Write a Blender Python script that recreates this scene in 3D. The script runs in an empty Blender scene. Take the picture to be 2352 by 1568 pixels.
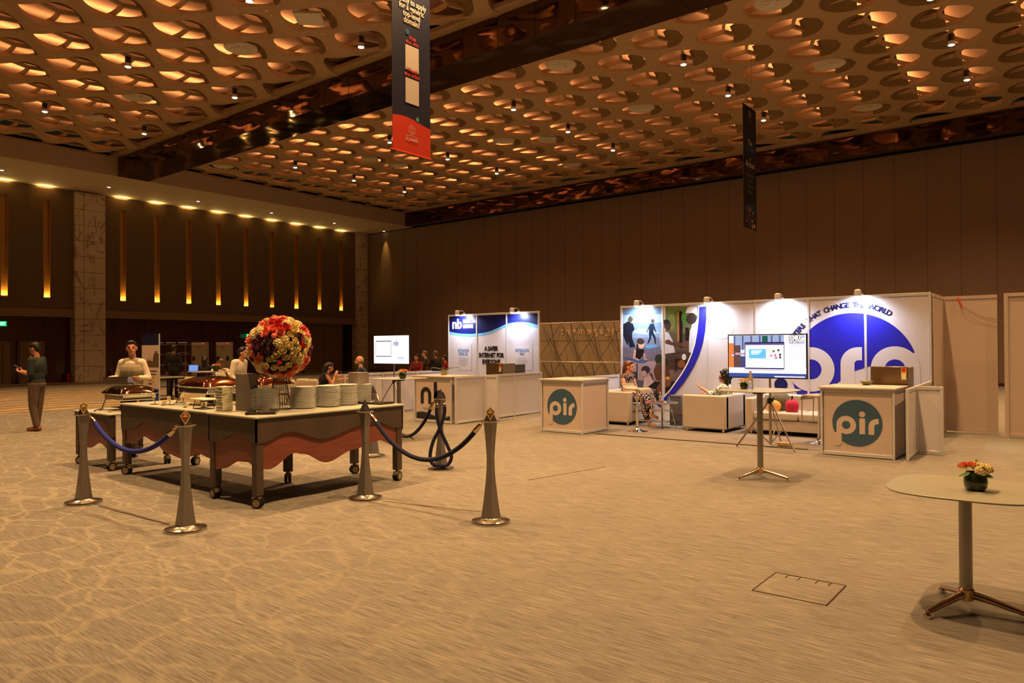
import bpy, bmesh, math, random
from mathutils import Vector, Matrix, Quaternion
random.seed(7)
S = bpy.context.scene; COL = S.collection
PI = math.pi
V = Vector
# ------------------------------------------------------------------ camera
FPX = 1659.8; EYE = V((0, 0, 1.62))
yaw, pit, rol = [math.radians(a) for a in (38.34, .4213, -.344)]
fw = V((math.cos(yaw)*math.cos(pit), math.sin(yaw)*math.cos(pit), math.sin(pit)))
rt = fw.cross(V((0, 0, 1))).normalized(); up = rt.cross(fw)
rt, up = rt*math.cos(rol)+up*math.sin(rol), -rt*math.sin(rol)+up*math.cos(rol)
cd = bpy.data.cameras.new('camera'); cam = bpy.data.objects.new('camera', cd); COL.objects.link(cam)
cd.sensor_width = 36; cd.lens = FPX/2352*36; cd.clip_end = 200; cd.clip_start = .05
cam.matrix_world = Matrix((( rt.x, up.x, -fw.x, EYE.x), (rt.y, up.y, -fw.y, EYE.y), (rt.z, up.z, -fw.z, EYE.z), (0, 0, 0, 1)))
S.camera = cam
S.view_settings.view_transform = 'Standard'; S.view_settings.look = 'None'
S.view_settings.exposure = 0.0; S.view_settings.gamma = 1; S.view_settings.use_curve_mapping = False
w = bpy.data.worlds.new('world'); S.world = w; w.use_nodes = True
w.node_tree.nodes['Background'].inputs[0].default_value = (.02, .014, .008, 1)
w.node_tree.nodes['Background'].inputs[1].default_value = .5
S.cycles.use_denoising = True
S.cycles.max_bounces = 6; S.cycles.diffuse_bounces = 3; S.cycles.glossy_bounces = 3; S.cycles.transmission_bounces = 4
S.cycles.caustics_reflective = False; S.cycles.caustics_refractive = False; S.cycles.sample_clamp_indirect = 3
S.cycles.use_light_tree = True

def ray(x, y): return fw + rt*((x-1176)/FPX) - up*((y-784)/FPX)
def gz(x, y, z=0): d = ray(x, y); return EYE + d*((z-EYE.z)/d.z)
def gx(x, y, X): d = ray(x, y); return EYE + d*(X/d.x)
def gy(x, y, Y): d = ray(x, y); return EYE + d*(Y/d.y)
def at(x, y, D): return EYE + ray(x, y)*D

# ------------------------------------------------------------------ lights of the hall (lamp builders further down put their own)
WARM = (1.0, .57, .24)
GLOW = (1.0, .37, .13)
SPOT_W, STRIP_W, NICHE_W, COVE_W, BOOTH_W = 1640, 6.5, 16, 12, 105
def lamp(name, kind, loc, power, color, aim=None, parent=None, **k):
    l = bpy.data.lights.new(name, kind); l.energy = power; l.color = color
    for a, b in k.items(): setattr(l, a, b)
    o = bpy.data.objects.new(name, l); COL.objects.link(o); o.location = loc
    if aim is not None: o.rotation_euler = (V(aim)).to_track_quat('-Z', 'Y').to_euler()
    if parent: o.parent = parent
    return o

# ------------------------------------------------------------------ helpers
def lin(c):
    return tuple(((v/255)/12.92 if v/255 <= .04045 else ((v/255+.055)/1.055)**2.4) for v in c) + (1,)
MATS = {}
def mat(name, c, r=.6, m=0, noise=.06, ns=30, emit=0, coat=0, spec=.5, bump=0, bs=200, sheen=0, trans=0, ior=1.45, stretch=None):
    if name in MATS: return MATS[name]
    M = bpy.data.materials.new(name); M.use_nodes = True; MATS[name] = M
    nt = M.node_tree; b = nt.nodes['Principled BSDF']
    col = lin(c)
    b.inputs['Roughness'].default_value = r; b.inputs['Metallic'].default_value = m
    b.inputs['Specular IOR Level'].default_value = spec; b.inputs['Coat Weight'].default_value = coat
    b.inputs['Coat Roughness'].default_value = .08; b.inputs['Sheen Weight'].default_value = sheen
    b.inputs['Transmission Weight'].default_value = trans; b.inputs['IOR'].default_value = ior
    if noise or bump:
        tc = nt.nodes.new('ShaderNodeTexCoord'); mp = nt.nodes.new('ShaderNodeMapping'); nz = nt.nodes.new('ShaderNodeTexNoise')
        nt.links.new(tc.outputs['Object'], mp.inputs[0]); nt.links.new(mp.outputs[0], nz.inputs[0])
        if stretch: mp.inputs['Scale'].default_value = stretch
        nz.inputs['Scale'].default_value = ns; nz.inputs['Detail'].default_value = 4
        cr = nt.nodes.new('ShaderNodeMapRange'); nt.links.new(nz.outputs[0], cr.inputs[0])
        cr.inputs[1].default_value = .3; cr.inputs[2].default_value = .7
        cr.inputs[3].default_value = 1-noise; cr.inputs[4].default_value = 1+noise
        mx = nt.nodes.new('ShaderNodeVectorMath'); mx.operation = 'SCALE'
        mx.inputs[0].default_value = col[:3]; nt.links.new(cr.outputs[0], mx.inputs['Scale'])
        nt.links.new(mx.outputs[0], b.inputs['Base Color'])
        if bump:
            n2 = nt.nodes.new('ShaderNodeTexNoise'); n2.inputs['Scale'].default_value = bs; nt.links.new(mp.outputs[0], n2.inputs[0])
            bp = nt.nodes.new('ShaderNodeBump'); bp.inputs['Strength'].default_value = bump; bp.inputs['Distance'].default_value = .01
            nt.links.new(n2.outputs[0], bp.inputs['Height']); nt.links.new(bp.outputs[0], b.inputs['Normal'])
    else: b.inputs['Base Color'].default_value = col
    if emit: b.inputs['Emission Color'].default_value = col; b.inputs['Emission Strength'].default_value = emit
    return M

def frame_of(d, hint=V((0, 0, 1))):
    d = d.normalized()
    if abs(d.dot(hint)) > .98: hint = V((1, 0, 0))
    a = d.cross(hint).normalized(); return a, a.cross(d).normalized(), d

class MB:
    def __init__(s): s.v = []; s.f = []
    def add(s, vs, fs, T=None):
        n = len(s.v); s.v += [tuple((T @ V(p)) if T else V(p)) for p in vs]; s.f += [tuple(i+n for i in f) for f in fs]; return s
    def box(s, x0, x1, y0, y1, z0, z1, T=None):
        vs = [(x, y, z) for x in (x0, x1) for y in (y0, y1) for z in (z0, z1)]
        return s.add(vs, [(0,1,3,2),(4,6,7,5),(0,4,5,1),(2,3,7,6),(0,2,6,4),(1,5,7,3)], T)
    def tube(s, pts, r, n=10, cap=True, T=None, up_=V((0,0,1))):
        pts = [V(p) for p in pts]; rs = r if isinstance(r, (list, tuple)) else [r]*len(pts)
        vs = []; fs = []; pa = None
        for i, p in enumerate(pts):
            d = (pts[min(i+1, len(pts)-1)]-pts[max(i-1, 0)])
            a, b, d = frame_of(d, up_)
            if pa is not None:
                a = (pa-d*pa.dot(d)); a = a.normalized() if a.length > 1e-6 else frame_of(d)[0]; b = a.cross(d).normalized()
            pa = a
            for k in range(n):
                t = 2*PI*k/n; vs.append(p+(a*math.cos(t)+b*math.sin(t))*rs[i])
        for i in range(len(pts)-1):
            for k in range(n):
                k2 = (k+1) % n; fs.append((i*n+k, i*n+k2, (i+1)*n+k2, (i+1)*n+k))
        if cap: fs += [tuple(range(n-1, -1, -1)), tuple((len(pts)-1)*n+k for k in range(n))]
        return s.add(vs, fs, T)
    def lathe(s, prof, c=(0, 0, 0), n=24, T=None):   # prof: [(r,z)...]
        c = V(c); vs = []; fs = []
        for r, z in prof:
            for k in range(n):
                t = 2*PI*k/n; vs.append(c+V((max(r, 1e-4)*math.cos(t), max(r, 1e-4)*math.sin(t), z)))
        for i in range(len(prof)-1):
            for k in range(n):
                k2 = (k+1) % n; fs.append((i*n+k, i*n+k2, (i+1)*n+k2, (i+1)*n+k))
        fs += [tuple(range(n-1, -1, -1)), tuple((len(prof)-1)*n+k for k in range(n))]
        return s.add(vs, fs, T)
    def prism(s, poly, z0, z1, T=None):              # poly in xy, extruded along z
        n = len(poly); vs = [(x, y, z0) for x, y in poly]+[(x, y, z1) for x, y in poly]
        fs = [tuple(range(n-1, -1, -1)), tuple(range(n, 2*n))]+[(i, (i+1) % n, (i+1) % n+n, i+n) for i in range(n)]
        return s.add(vs, fs, T)
    def ell(s, c, r, T=None, n=12, m=8, R=None):
        c = V(c); r = (r, r, r) if isinstance(r, (int, float)) else r
        vs = []; fs = []
        for i in range(m+1):
            th = PI*i/m
            for k in range(n):
                ph = 2*PI*k/n
                p = V((r[0]*math.sin(th)*math.cos(ph), r[1]*math.sin(th)*math.sin(ph), r[2]*math.cos(th)))
                vs.append(c+(R @ p if R else p))
        for i in range(m):
            for k in range(n):
                k2 = (k+1) % n; fs.append((i*n+k, (i+1)*n+k, (i+1)*n+k2, i*n+k2))
        return s.add(vs, fs, T)
    def cap(s, a, b, ra, rb=None, n=12):              # tapered capsule
        rb = ra if rb is None else rb; a = V(a); b = V(b); d = b-a
        if d.length < 1e-5: return s.ell(a, ra)
        pts = []; rs = []; dn = d.normalized()
        for i in range(4): t = PI/2*i/4; pts.append(a-dn*ra*math.cos(t)); rs.append(max(ra*math.sin(t), 1e-4))
        pts.append(a); rs.append(ra); pts.append(b); rs.append(rb)
        for i in range(3, -1, -1): t = PI/2*i/4; pts.append(b+dn*rb*math.cos(t)); rs.append(max(rb*math.sin(t), 1e-4))
        return s.tube(pts, rs, n)
    def build(s, name, m, parent=None, smooth=True, bevel=0, seg=2, voxel=0, sm=0, ang=40, loc=None, weld=True):
        me = bpy.data.meshes.new(name); me.from_pydata(s.v, [], s.f); me.validate()
        if weld or voxel:
            bm = bmesh.new(); bm.from_mesh(me); bmesh.ops.remove_doubles(bm, verts=bm.verts, dist=1e-5)
            bmesh.ops.dissolve_degenerate(bm, edges=bm.edges, dist=1e-6)
            bmesh.ops.recalc_face_normals(bm, faces=bm.faces); bm.to_mesh(me); bm.free()
        o = bpy.data.objects.new(name, me); COL.objects.link(o)
        if m: me.materials.append(m)
        if smooth:
            me.polygons.foreach_set('use_smooth', [True]*len(me.polygons))
            if not voxel: me.set_sharp_from_angle(angle=math.radians(ang))
        if parent: o.parent = parent
        if loc is not None: o.location = loc
        if bevel:
            b = o.modifiers.new('bevel', 'BEVEL'); b.width = bevel; b.segments = seg; b.limit_method = 'ANGLE'; b.harden_normals = False
        if voxel:
            r = o.modifiers.new('remesh', 'REMESH'); r.mode = 'VOXEL'; r.voxel_size = voxel; r.use_smooth_shade = True
            if sm: q = o.modifiers.new('smooth', 'SMOOTH'); q.factor = .5; q.iterations = sm
        return o

def empty(name, loc=(0, 0, 0), rz=0):
    o = bpy.data.objects.new(name, None); COL.objects.link(o); o.location = loc; o.rotation_euler = (0, 0, rz)
    o.empty_display_size = .1; return o
def tag(o, label=None, cat=None, group=None, kind=None):
    if label: o['label'] = label
    if cat: o['category'] = cat
    if group: o['group'] = group
    if kind: o['kind'] = kind
    return o
def thing(name, label, cat, loc=(0, 0, 0), rz=0, group=None): return tag(empty(name, loc, rz), label, cat, group)
def dup(o, loc=None, rz=None, label=None, group=None, parent=None):
    c = o.copy(); COL.objects.link(c)
    if parent: c.parent = parent
    if loc is not None: c.location = loc
    if rz is not None: c.rotation_euler = (0, 0, rz)
    if label: c['label'] = label
    if group: c['group'] = group
    for ch in list(o.children): dup(ch, parent=c)
    return c
def struct(o): o['kind'] = 'structure'; return o

# frames for flat prints: columns = right, up, normal
def FX(X, off=0): return Matrix(((0, 0, -1, X-off), (-1, 0, 0, 0), (0, 1, 0, 0), (0, 0, 0, 1)))      # faces -X ; u = -Y, v = z
def FY(Y, off=0): return Matrix(((1, 0, 0, 0), (0, 0, -1, Y-off), (0, 1, 0, 0), (0, 0, 0, 1)))        # faces -Y ; u = X, v = z
NFLAT = [0]
def flat(name, polys, m, F, parent=None, loc0=None):
    NFLAT[0] += 1; dz = NFLAT[0]*3e-6
    vs = []; fs = []
    for p in polys:
        n = len(vs); vs += [F @ V((a, b, dz)) for a, b in p]; fs.append(tuple(range(n, n+len(p))))
    o = MB(); o.v = [tuple(v) for v in vs]; o.f = fs
    r = o.build(name, m, parent, smooth=False, weld=False); return r
def arcpts(cx, cy, r, a0, a1, n=32): return [(cx+r*math.cos(math.radians(a0+(a1-a0)*i/n)), cy+r*math.sin(math.radians(a0+(a1-a0)*i/n))) for i in range(n+1)]
def ringq(cx, cy, r0, r1, a0=0, a1=360, n=48):
    A = arcpts(cx, cy, r0, a0, a1, n); B = arcpts(cx, cy, r1, a0, a1, n)
    return [[A[i], B[i], B[i+1], A[i+1]] for i in range(n)]
def rect(x0, x1, y0, y1): return [(x0, y0), (x1, y0), (x1, y1), (x0, y1)]
def text(s, size, m, F, u, v, parent=None, align='CENTER', bold=0, sx=1, rot=0, space=1, name='lettering', line=1):
    c = bpy.data.curves.new(name, 'FONT'); c.body = s; c.size = size; c.align_x = align; c.offset = bold; c.space_character = space; c.space_line = line
    c.resolution_u = 3
    t = bpy.data.objects.new('tmp', c); COL.objects.link(t)
    bpy.context.view_layer.update()
    me = bpy.data.meshes.new_from_object(t.evaluated_get(bpy.context.evaluated_depsgraph_get()))
    bpy.data.objects.remove(t); me.transform(F @ Matrix.Translation((u, v, .003)) @ Matrix.Rotation(rot, 4, 'Z') @ Matrix.Diagonal((sx, 1, 1, 1)))
    me.materials.clear(); me.materials.append(m); me.name = name
    o = bpy.data.objects.new(name, me); COL.objects.link(o)
    if parent: o.parent = parent
    return o
def superel(cx, cy, a, b, e=3.0, n=48):
    r = []
    for i in range(n):
        t = 2*PI*i/n; c, s_ = math.cos(t), math.sin(t)
        r.append((cx+a*math.copysign(abs(c)**(2/e), c), cy+b*math.copysign(abs(s_)**(2/e), s_)))
    return r
# ------------------------------------------------------------------ room materials
def carpet_mat():
    M = bpy.data.materials.new('carpet'); M.use_nodes = True; nt = M.node_tree; N = nt.nodes.new; L = nt.links.new
    b = nt.nodes['Principled BSDF']; b.inputs['Roughness'].default_value = .95; b.inputs['Specular IOR Level'].default_value = .1
    b.inputs['Sheen Weight'].default_value = 0
    tc = N('ShaderNodeTexCoord')
    def mp(sc, rot=0):
        m = N('ShaderNodeMapping'); m.inputs['Scale'].default_value = sc; m.inputs['Rotation'].default_value = (0, 0, rot); L(tc.outputs['Object'], m.inputs[0]); return m.outputs[0]
    def noise(v, s, d=3, r=.5):
        n = N('ShaderNodeTexNoise'); n.inputs['Scale'].default_value = s; n.inputs['Detail'].default_value = d; n.inputs['Roughness'].default_value = r; L(v, n.inputs[0]); return n.outputs[0]
    def rng(v, a, b_, c=0, d=1):
        m = N('ShaderNodeMapRange'); L(v, m.inputs[0]); m.inputs[1].default_value = a; m.inputs[2].default_value = b_; m.inputs[3].default_value = c; m.inputs[4].default_value = d; return m.outputs[0]
    def mul(a, b_):
        m = N('ShaderNodeMath'); m.operation = 'MULTIPLY'
        for i, x in enumerate((a, b_)):
            if isinstance(x, (int, float)): m.inputs[i].default_value = x
            else: L(x, m.inputs[i])
        return m.outputs[0]
    def add(a, b_):
        m = N('ShaderNodeMath'); m.operation = 'ADD'
        for i, x in enumerate((a, b_)):
            if isinstance(x, (int, float)): m.inputs[i].default_value = x
            else: L(x, m.inputs[i])
        return m.outputs[0]
    def mix(f, a, c):
        m = N('ShaderNodeMix'); m.data_type = 'RGBA'; L(f, m.inputs[0])
        for i, x in ((6, a), (7, c)):
            if isinstance(x, tuple): m.inputs[i].default_value = x
            else: L(x, m.inputs[i])
        return m.outputs[2]
    streak = rng(noise(mp((30, 1.3, 1)), 3, 4, .7), .36, .64)
    fine = rng(noise(mp((90, 5, 1)), 3, 2), .3, .7)
    big = rng(noise(mp((.8, .5, 1)), 1.2, 2), .35, .65)
    # warped voronoi : organic stone-like patches outlined by pale lines
    base = mp((2.7, 1.7, 1), .25)
    wn = N('ShaderNodeTexNoise'); wn.inputs['Scale'].default_value = 1.6; L(base, wn.inputs[0])
    vm = N('ShaderNodeVectorMath'); vm.operation = 'MULTIPLY_ADD'; L(wn.outputs[1], vm.inputs[0]); vm.inputs[1].default_value = (.5, .5, 0); L(base, vm.inputs[2])
    vo = N('ShaderNodeTexVoronoi'); vo.feature = 'DISTANCE_TO_EDGE'; vo.inputs['Scale'].default_value = 1.15; L(vm.outputs[0], vo.inputs[0])
    vc = N('ShaderNodeTexVoronoi'); vc.inputs['Scale'].default_value = 1.15; L(vm.outputs[0], vc.inputs[0])
    sep = N('ShaderNodeSeparateColor'); L(vc.outputs['Color'], sep.inputs[0])
    lines = rng(vo.outputs['Distance'], .025, .06, 1, 0)
    # streaky breakup of the lines, and they fade away towards +X (plain streaks there)
    br = rng(noise(mp((20, 1.2, 1)), 2, 2), .35, .6)
    sx = N('ShaderNodeSeparateXYZ'); L(tc.outputs['Object'], sx.inputs[0])
    n_low = noise(mp((1, 1, 1)), .35, 1)
    dxy = N('ShaderNodeMath'); dxy.operation = 'SUBTRACT'; L(sx.outputs[0], dxy.inputs[0]); L(sx.outputs[1], dxy.inputs[1])
    fade = rng(add(dxy.outputs[0], mul(n_low, 3)), -3.5, 3.5, 1, .08)
    f = mul(mul(lines, rng(br, 0, 1, .45, 1)), fade)
    patch = mul(rng(sep.outputs[0], 0, 1, 0, 1), fade)
    A = lin((156, 151, 138)); B = lin((104, 100, 96)); Cc = lin((76, 73, 73)); Ln = lin((174, 168, 142))
    c0 = mix(streak, B, A)
    c1 = mix(mul(fine, .35), c0, Cc)
    c2 = mix(mul(patch, .3), c1, B)
    c3 = mix(mul(big, .25), c2, B)
    c4 = mix(mul(f, .34), c3, Ln)
    # golden scroll border far away
    wv = N('ShaderNodeTexWave'); wv.wave_type = 'RINGS'; wv.inputs['Scale'].default_value = .35; wv.inputs['Distortion'].default_value = 9; wv.inputs['Detail'].default_value = 2; L(mp((1, 1, 1)), wv.inputs[0])
    band = mul(rng(sx.outputs[1], 20.5, 22, 0, 1), rng(sx.outputs[1], 33, 35, 1, 0)); band = mul(band, rng(sx.outputs[0], 13, 15, 1, 0))
    gold = mul(rng(wv.outputs[0], .8, .9), band)
    c5 = mix(mul(gold, .8), c4, lin((205, 160, 70)))
    L(c5, b.inputs['Base Color'])
    bp = N('ShaderNodeBump'); bp.inputs['Strength'].default_value = .25; bp.inputs['Distance'].default_value = .01; L(add(streak, noise(mp((1, 1, 1)), 220, 1)), bp.inputs['Height']); L(bp.outputs[0], b.inputs['Normal'])
    MATS['carpet'] = M; return M
carpet_mat()

def marble_mat():
    M = bpy.data.materials.new('marble'); M.use_nodes = True; nt = M.node_tree; N = nt.nodes.new; L = nt.links.new
    b = nt.nodes['Principled BSDF']; b.inputs['Roughness'].default_value = .22
    tc = N('ShaderNodeTexCoord'); mp = N('ShaderNodeMapping'); mp.inputs['Scale'].default_value = (1, 1, .6); mp.inputs['Rotation'].default_value = (.5, .3, .2); L(tc.outputs['Object'], mp.inputs[0])
    nz = N('ShaderNodeTexNoise'); nz.inputs['Scale'].default_value = .9; nz.inputs['Detail'].default_value = 7; nz.inputs['Distortion'].default_value = 1.2; L(mp.outputs[0], nz.inputs[0])
    m1 = N('ShaderNodeMath'); m1.operation = 'SUBTRACT'; L(nz.outputs[0], m1.inputs[0]); m1.inputs[1].default_value = .52
    m2 = N('ShaderNodeMath'); m2.operation = 'ABSOLUTE'; L(m1.outputs[0], m2.inputs[0])
    rg = N('ShaderNodeMapRange'); L(m2.outputs[0], rg.inputs[0]); rg.inputs[1].default_value = 0; rg.inputs[2].default_value = .016; rg.inputs[3].default_value = .75; rg.inputs[4].default_value = 0
    bk = N('ShaderNodeTexBrick'); bk.offset = 0; L(tc.outputs['Object'], bk.inputs[0])
    mpb = N('ShaderNodeMapping'); mpb.inputs['Rotation'].default_value = (PI/2, 0, 0); L(tc.outputs['Object'], mpb.inputs[0]); L(mpb.outputs[0], bk.inputs[0])
    bk.inputs['Scale'].default_value = 1; bk.inputs['Brick Width'].default_value = 3.0; bk.inputs['Row Height'].default_value = .78; bk.inputs['Mortar Size'].default_value = .012
    bk.inputs['Color1'].default_value = bk.inputs['Color2'].default_value = lin((226, 208, 184)); bk.inputs['Mortar'].default_value = lin((120, 105, 88))
    mx = N('ShaderNodeMix'); mx.data_type = 'RGBA'; L(rg.outputs[0], mx.inputs[0]); L(bk.outputs[0], mx.inputs[6]); mx.inputs[7].default_value = lin((92, 84, 76))
    L(mx.outputs[2], b.inputs['Base Color']); MATS['marble'] = M
marble_mat()

def bronze_mat():
    M = mat('bronze', (112, 88, 66), r=.09, m=1, noise=.05, ns=.6)
    nt = M.node_tree; N = nt.nodes.new; L = nt.links.new; b = nt.nodes['Principled BSDF']
    tc = N('ShaderNodeTexCoord'); mp = N('ShaderNodeMapping'); mp.inputs['Scale'].default_value = (1, .8, 2.2); L(tc.outputs['Object'], mp.inputs[0])
    nz = N('ShaderNodeTexNoise'); nz.inputs['Scale'].default_value = .9; nz.inputs['Detail'].default_value = 1; L(mp.outputs[0], nz.inputs[0])
    bp = N('ShaderNodeBump'); bp.inputs['Strength'].default_value = 1; bp.inputs['Distance'].default_value = .05; L(nz.outputs[0], bp.inputs['Height']); L(bp.outputs[0], b.inputs['Normal'])
bronze_mat()
fabric = mat('wall_fabric', (134, 112, 98), r=.9, noise=.05, ns=60, stretch=(1, 1, .15), spec=.15)
fabricB = mat('wall_fabric_back', (120, 102, 80), r=.9, noise=.04, ns=60, spec=.15)
bandm = mat('wall_band', (148, 122, 92), r=.8, noise=.03)
wood = mat('dark_red_wood', (72, 24, 17), r=.22, noise=.25, ns=6, stretch=(1, 1, .15), coat=.6)
tanpanel = mat('tan_panel', (132, 104, 72), r=.7, noise=.06, ns=20, stretch=(1, 1, .1))
dark = mat('dark_gap', (12, 9, 7), r=.8, noise=0)
plaster = mat('plaster', (190, 168, 146), r=.8, noise=.03, ns=3)
coffer = mat('coffer_board', (176, 148, 112), r=.75, noise=.04, ns=8)
coffer2 = mat('coffer_shell', (128, 104, 66), r=.8, noise=.05, ns=8)
slabm = mat('lit_slab', (214, 196, 170), r=.9, noise=.04, ns=2)
gold = mat('gold_niche', (200, 150, 70), r=.45, m=.6, noise=.05)
tile = mat('stone_tile', (150, 128, 100), r=.3, noise=.1, ns=2)
tiled = mat('stone_tile_dark', (52, 42, 34), r=.3, noise=.1, ns=2)
alu = mat('aluminium', (205, 205, 208), r=.35, m=.25, noise=.02)
metal = mat('brushed_steel', (178, 168, 158), r=.3, m=1, noise=.05, ns=80, stretch=(1, 1, 8))
chrome = mat('chrome', (225, 222, 216), r=.08, m=1, noise=0)
white = mat('white_panel', (200, 196, 202), r=.5, noise=.015)
black = mat('black_plastic', (16, 15, 16), r=.4, noise=0)

# ------------------------------------------------------------------ setting
XR, YB, ZS, ZC = 33.19, 39.25, 9.5, 10.37
fl = MB().box(-9, 33.6, -9, 40.2, -.2, 0).build('floor', MATS['carpet'], smooth=False); struct(fl)
MB().box(-9, XR, 37.5, 40.1, 0, .006).build('stone_border', tile, fl, smooth=False)
MB().box(-9, XR, 36.9, 37.5, 0, .008).build('dark_border', tiled, fl, smooth=False)

wb = MB()
NX = [11.68+1.764*k for k in range(-9, 12) if k != 2]
NX = [x for x in NX if not (14.3 < x < 16.4) and x < 32]
edges = [-9]
for x in NX: edges += [x-.16, x+.16]
edges.append(XR)
for i in range(0, len(edges), 2): wb.box(edges[i], edges[i+1], YB, YB+.3, 3.6, 10.4)
for x in NX: wb.box(x-.16, x+.16, YB, YB+.3, 3.6, 4.09).box(x-.16, x+.16, YB, YB+.3, 8.83, 10.4)
wbo = struct(wb.build('wall_back', fabricB, smooth=False))
for x in NX:
    if x < 3: 
        MB().box(x-.16, x+.16, YB+.2, YB+.3, 4.09, 8.83).build('niche', gold, wbo, smooth=False); continue
    n = MB().box(x-.158, x+.158, YB+.17, YB+.3, 4.09, 8.83).box(x+.13, x+.16, YB+.01, YB+.2, 4.09, 8.83).box(x-.16, x-.13, YB+.01, YB+.2, 4.09, 8.83).box(x-.13, x+.13, YB+.01, YB+.2, 4.09, 4.12)
    n.build('niche', gold, wbo, smooth=False)
    pw = NICHE_W*(.35 if abs(x-25.8) < .5 else 1)
    lamp('niche_light', 'AREA', (x, YB+.09, 4.16), pw, (1, .60, .16), aim=(0, 0, 1), parent=None, shape='RECTANGLE', size=.22, size_y=.1)
    lamp('cove_light', 'AREA', (x-.1, YB-.09, ZS-.14), COVE_W, (1, .66, .20), aim=(0, -.5, 1), shape='RECTANGLE', size=.6, size_y=.04)
MB().box(-9, XR, YB-.06, YB+.3, 3.21, 3.6).build('band', bandm, wbo, smooth=False)
lw = MB().box(-9, XR+.1, YB+.45, YB+.6, 0, 3.4).build('wall_back_lower', wood, wbo, smooth=False)
lw.name = 'wood_panelling'
g = MB()
for x in [13.5+1.6*k for k in range(13)]: g.box(x-.008, x+.008, YB+.44, YB+.455, 0, 3.3)
g.build('panel_joint', dark, wbo, smooth=False)
# doors and tan sliding panels in the lower wall
def xb(px): return gy(px, 830, YB+.4).x
k = 0
for a, b_, h in ((-14, 24, 2.03), (45, 102, 2.03), (698, 786, 3.2)):
    k += 1
    d = struct(MB().box(xb(a), xb(b_), YB+.36, YB+.46, 0, h).build('door_%d' % k, tanpanel, smooth=False))
    m_ = (xb(a)+xb(b_))/2
    MB().box(m_-.01, m_+.01, YB+.35, YB+.37, 0, h).build('door_gap', dark, d, smooth=False)
    MB().box(xb(a)-.12, xb(a), YB+.34, YB+.46, 0, h+.05).box(xb(b_), xb(b_)+.1, YB+.34, YB+.46, 0, h+.05).build('door_frame', wood, d, smooth=False)
# recessed dark bay beside the third panel
struct(MB().box(xb(786)+.12, xb(800), YB+.4, YB+.46, 0, 3.2).build('trim_4', dark, smooth=False))
# marble columns
struct(MB().box(14.6, 16.02, YB-.22, YB+.4, 0, 9.44).build('column', MATS['marble'], smooth=False, bevel=.015)).name = 'trim_5'
struct(MB().box(32.3, XR, YB-.22, YB+.4, 0, 9.5).build('trim_6', MATS['marble'], smooth=False, bevel=.015))
# right wall with seams
wr = struct(MB().box(XR, XR+.3, -9, 40, 0, ZS).build('wall_right', fabric, smooth=False))
g = MB()
y = 2.565-1.17*9
while y < 39: g.box(XR-.006, XR+.01, y-.006, y+.006, 0, ZS-.02); y += 1.17
g.build('seam', mat('seam', (70, 54, 40), r=.9, noise=0), wr, smooth=False)
MB().box(XR-.01, XR+.3, -9, 39.2, ZS-.06, ZS).build('shadow_gap', dark, wr, smooth=False)
struct(MB().box(XR-.02, XR, -9, YB, 0, .12).build('baseboard_right', wood, smooth=False))
struct(MB().box(-9.3, -9, -9, 40, 0, 11.2).build('wall_left', fabric, smooth=False))
struct(MB().box(-9.3, XR+.3, -9.3, -9, 0, 11.2).build('wall_front', fabric, smooth=False))
# soffit, fascia
so = struct(MB().box(-9, XR, 34.5, YB+.3, ZS, ZC+.2).build('ceiling', plaster, smooth=False))
MB().box(-9, XR, 34.44, 34.5, ZC-.08, ZC).build('moulding', coffer, so, smooth=False)
# bronze beams and edge band, panel joints
def bronze_run(name, x0, x1, y0, y1):
    b = struct(MB().box(x0, x1, y0, y1, ZS, ZC+.1).build(name, MATS['bronze'], smooth=False))
    g = MB(); y = y0+.3
    while y < y1: g.box(x0-.004, x1+.004, y-.006, y+.006, ZS-.004, ZC); y += 1.22
    g.build('joint', dark, b, smooth=False)
    return b
bronze_run('trim_1', 14.69, 16.05, -9, 34.5)
bronze_run('trim_2', 32.5, 33.19, -9, 34.5)
bronze_run('trim_3', -2.9, -1.5, -9, 34.5)
# slab above the coffers
sl = struct(MB().box(-9.3, XR+.3, -9.3, 34.6, 11.12, 11.3).build('ceiling', slabm, smooth=False))

# ---- coffered lattice
PX, PY, R0 = 1.764, 1.655, .735
def cell_centres(x0, x1, y0, y1):
    out = []
    for j in range(int((y0-9.52)/PY)-1, int((y1-9.52)/PY)+2):
        y = 9.52+PY*j; xo = 20.58+(.882 if j % 2 else 0)
        for i in range(-20, 12):
            x = xo+PX*i
            if x0-.3 < x < x1+.3 and y0-.3 < y < y1+.3: out.append((x, y, j))
    return out
def hexdist(ang):     # distance from centre to voronoi cell edge
    nb = [(PX, 0), (-PX, 0), (PX/2, PY), (-PX/2, PY), (PX/2, -PY), (-PX/2, -PY)]
    c, s_ = math.cos(ang), math.sin(ang); best = 9
    for a, b_ in nb:
        L = math.hypot(a, b_); d = (c*a+s_*b_)/L
        if d > 1e-6: best = min(best, L/2/d)
    return best
NS = 40
ANG = [2*PI*k/NS for k in range(NS)]
for t_ in (33.9, 90, 146.1, 213.9, 270, 326.1):
    t_ = math.radians(t_); k_ = min(range(NS), key=lambda k: abs(ANG[k]-t_)); ANG[k_] = t_
def dip(dx, dy, A=.1):
    s_ = 0
    for ax, ay, w_ in ((0, 1.06, 1), (.882, -.5925, 1), (-.882, -.5925, 1), (0, -1.06, -1), (.882, .5925, -1), (-.882, .5925, -1)):
        s_ += w_*math.exp(-((dx-ax)**2+(dy-ay)**2)/.28)
    return A*s_
def wave(x, y, cx, cy):   # the board dips towards the wide nodes and rises over the narrow webs
    return 0
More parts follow.
